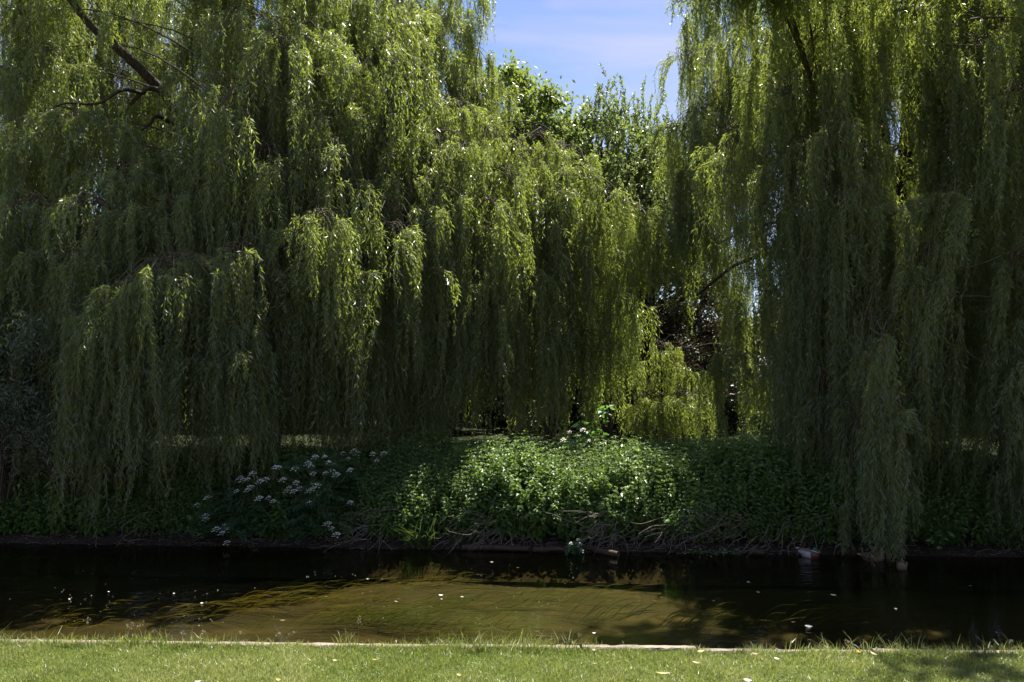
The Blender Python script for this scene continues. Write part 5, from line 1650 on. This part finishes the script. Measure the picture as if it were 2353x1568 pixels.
def grass_tuft(u_, hgt, n, nseed, label, seed, wd=0.16, dy=0.0):
    rr = np.random.default_rng(seed)
    p = on_z(u_, 1478, NEAR_Z)
    p[1] = float(y_near(p[0])) - 0.09 + dy
    p[2] = NEAR_Z - 0.02
    root = thing('grass_tuft', p, label, 'grass tuft', 'grass tufts along the timber edging')
    # arching blades
    K = 6
    t = np.linspace(0, 1, K)
    g = Geo()
    az = rr.uniform(0, 2 * PI, n)
    Ls = hgt * rr.uniform(0.35, 0.85, n)
    b0 = np.stack([rr.normal(0, wd, n), rr.normal(0, 0.03, n), np.zeros(n)], 1)
    hor = np.stack([np.cos(az), np.sin(az) * 0.7 + 0.15, np.zeros(n)], 1)
    bend = rr.uniform(0.1, 0.75, n)
    C = b0[:, None] + (np.array([0, 0, 1.0]) * t[:, None])[None] * Ls[:, None, None] + hor[:, None] * (t ** 1.8)[None, :, None] * (Ls * bend)[:, None, None] - np.array([0, 0, 1.0]) * (t ** 3)[None, :, None] * (Ls * bend * 0.5)[:, None, None]
    w = rr.uniform(0.0025, 0.006, n)[:, None] * np.array([0.8, 1, 0.95, 0.8, 0.5, 0.05])[None]
    sd = np.stack([-np.sin(az), np.cos(az), np.zeros(n)], 1)
    sd = unit(sd + np.array([0.6, 0, 0]))
    V = np.stack([C + sd[:, None] * w[..., None] / 2, C - sd[:, None] * w[..., None] / 2], 2)
    bi = (np.arange(n) * K * 2)[:, None]
    kk = (np.arange(K - 1) * 2)[None]
    F = np.stack([bi + kk, bi + kk + 1, bi + kk + 3, bi + kk + 2], -1).reshape(-1, 4)
    g.add(V.reshape(-1, 3), F, 0, True, np.repeat(rr.uniform(0, 0.75, n), K - 1))
    link('blades', g.mesh('blades'), [M['grass']], root)
    for i in range(nseed):
        g = Geo()
        s = np.array([rr.normal(0, wd * 0.7), rr.normal(0, 0.02), 0])
        ln = hgt * rr.uniform(0.85, 1.15)
        tip = s + np.array([rr.normal(0.0, 0.35) * ln, rr.normal(0.05, 0.1) * ln, ln])
        C = tube(g, [s, s + (tip - s) * [0.35, 0.35, 0.5], tip], 0.0016, 0.0009, 3, 0, 5, cap=False)
        k = 34
        tt = rr.uniform(0.68, 1.0, k)
        f = tt * (len(C) - 1); i0 = np.minimum(f.astype(int), len(C) - 2)
        P = C[i0] + (C[i0 + 1] - C[i0]) * (f - i0)[:, None]
        D = unit(np.stack([rr.normal(0, 0.6, k), rr.normal(0, 0.6, k), rr.uniform(0.3, 1, k)], 1))
        P = P + D * (0.018 * (1.05 - tt) / 0.35)[:, None]
        g.kites(leaf_kites(P, D, 0.011, 0.004, None, 0.5, 0.2, rr), 1)
        link('seed_head', g.mesh('seed_head'), [M['grass'], M['grass_seed']], root)


for (u_, hgt, n, ns, lab, sd) in (
        (188, 0.19, 12, 1, 'lone tall seed stalk standing at the left end of the lawn edge', 1),
        (150, 0.11, 90, 0, 'low bushy grass tuft near the left end of the lawn edge', 2),
        (320, 0.16, 170, 3, 'thickest bushy grass tuft with drooping seed heads on the left', 3),
        (400, 0.11, 60, 2, 'sparse pale seeded tuft just right of the thickest tuft', 4),
        (485, 0.13, 30, 2, 'thin tuft with an arching blade left of the broken tuft line', 5),
        (645, 0.12, 50, 3, 'pale tuft with beige seed heads left of the tall stalk', 6),
        (808, 0.22, 34, 1, 'tallest single green seed stalk rising over the water left of the middle', 7),
        (880, 0.12, 150, 0, 'wide glossy tuft of arching blades right of the tallest stalk', 8),
        (1050, 0.11, 45, 0, 'looping arched blades above the edging near the middle', 9),
        (1130, 0.10, 110, 0, 'dense dark tuft spilling over the edging right of the middle', 10),
        (1330, 0.12, 60, 1, 'curved fine blades over the exposed edging board', 11),
        (1940, 0.12, 30, 1, 'small tuft with a short seed stalk in the lit right part', 12),
        (2060, 0.10, 40, 1, 'shaded tuft with one upright stalk on the right', 13),
        (2130, 0.12, 70, 0, 'dark arching shaded tuft at the right before the leaning seed head', 14),
        (2275, 0.13, 26, 1, 'leaning feathery seed head at the right end of the lawn edge', 15)):
    grass_tuft(u_, hgt, n, ns, lab, 700 + sd, 0.05 if n < 40 else 0.13)

# dandelion
p = on_z(1973, 1498, NEAR_Z + 0.05)
root = thing('dandelion', (p[0], p[1], NEAR_Z - 0.01), 'single yellow dandelion in the shaded grass at the right', 'flower')
g = Geo(); tube(g, [[0, 0, 0], [0.002, 0, 0.03], [0, 0, 0.055]], 0.002, 0.002, 5, 0, 3)
link('stalk', g.mesh('stalk'), [M['nettle_stem']], root)
g = Geo()
k = 60
rr = np.random.default_rng(1)
a_ = rr.uniform(0, 2 * PI, k)
D = unit(np.stack([np.cos(a_), np.sin(a_), rr.uniform(0.1, 0.9, k)], 1))
g.kites(leaf_kites(np.tile([[0, 0, 0.055]], (k, 1)), D, 0.016, 0.004, None, 0.6, 0.1, rr))
link('flower_head', g.mesh('flower_head'), [plain('dandelion_yellow', (0.75, 0.50, 0.02), (0.8, 0.6, 0.04), 0.6, 30)], root)

# ------------------------------------------------------------------ light, sky, camera
SUN_AZ, SUN_EL = math.radians(27), math.radians(64)
w = bpy.data.worlds.new('World')
sc.world = w
w.use_nodes = True
nt = w.node_tree
bg = nt.nodes['Background']
sky = nt.nodes.new('ShaderNodeTexSky')
sky.sky_type = 'NISHITA'
sky.sun_disc = False
sky.sun_elevation = SUN_EL
sky.sun_rotation = SUN_AZ
sky.air_density = 1.0
sky.dust_density = 0.2
sky.ozone_density = 3.5
tc = nt.nodes.new('ShaderNodeTexCoord')
mp = nt.nodes.new('ShaderNodeMapping')
mp.inputs['Scale'].default_value = (1.2, 1.0, 4.5)
mp.inputs['Rotation'].default_value = (0.0, 0.25, 0.4)
nt.links.new(tc.outputs['Generated'], mp.inputs[0])
nz = nt.nodes.new('ShaderNodeTexNoise')
nz.inputs['Scale'].default_value = 2.2
nz.inputs['Detail'].default_value = 7
nz.inputs['Distortion'].default_value = 0.7
nt.links.new(mp.outputs[0], nz.inputs['Vector'])
cr = ramp(nt, [(0.44, (0, 0, 0)), (0.72, (1, 1, 1))])
nt.links.new(nz.outputs['Fac'], cr.inputs[0])
ms = nt.nodes.new('ShaderNodeMath'); ms.operation = 'MULTIPLY'; ms.inputs[1].default_value = 0.5
nt.links.new(cr.outputs[0], ms.inputs[0])
mx = nt.nodes.new('ShaderNodeMix'); mx.data_type = 'RGBA'
mx.inputs[7].default_value = (5.2, 5.0, 5.8, 1)
nt.links.new(ms.outputs[0], mx.inputs[0])
nt.links.new(sky.outputs[0], mx.inputs[6])
tn = nt.nodes.new('ShaderNodeMix'); tn.data_type = 'RGBA'; tn.blend_type = 'MULTIPLY'; tn.inputs[0].default_value = 1.0
tn.inputs[7].default_value = (1.08, 0.95, 0.99, 1)
nt.links.new(mx.outputs[2], tn.inputs[6])
nt.links.new(tn.outputs[2], bg.inputs[0])
bg.inputs[1].default_value = 0.062

sun = bpy.data.lights.new('sun', 'SUN')
sun.energy = 5.0
sun.angle = math.radians(0.5)
sun.color = (1.0, 0.955, 0.88)
so = bpy.data.objects.new('sun', sun)
COL.objects.link(so)
d = Vector((math.sin(SUN_AZ) * math.cos(SUN_EL), math.cos(SUN_AZ) * math.cos(SUN_EL), math.sin(SUN_EL)))
so.rotation_euler = d.to_track_quat('Z', 'Y').to_euler()
so.location = (0, 0, 40)

cam = bpy.data.cameras.new('camera')
cam.sensor_width = 36
cam.lens = 28
cam.clip_end = 2000
co = bpy.data.objects.new('camera', cam)
COL.objects.link(co)
co.location = tuple(CAM)
co.rotation_euler = (PI / 2 + PITCH, 0, 0)
sc.camera = co

sc.view_settings.view_transform = 'Standard'
sc.view_settings.look = 'None'
sc.view_settings.exposure = 1.6
sc.view_settings.gamma = 1.0
c = sc.cycles
c.max_bounces = 7
c.diffuse_bounces = 3
c.glossy_bounces = 3
c.transmission_bounces = 4
c.transparent_max_bounces = 8
c.caustics_reflective = False
c.caustics_refractive = False
c.use_denoising = True
c.denoiser = 'OPENIMAGEDENOISE'
c.denoising_input_passes = 'RGB_ALBEDO_NORMAL'
c.denoising_prefilter = 'ACCURATE'
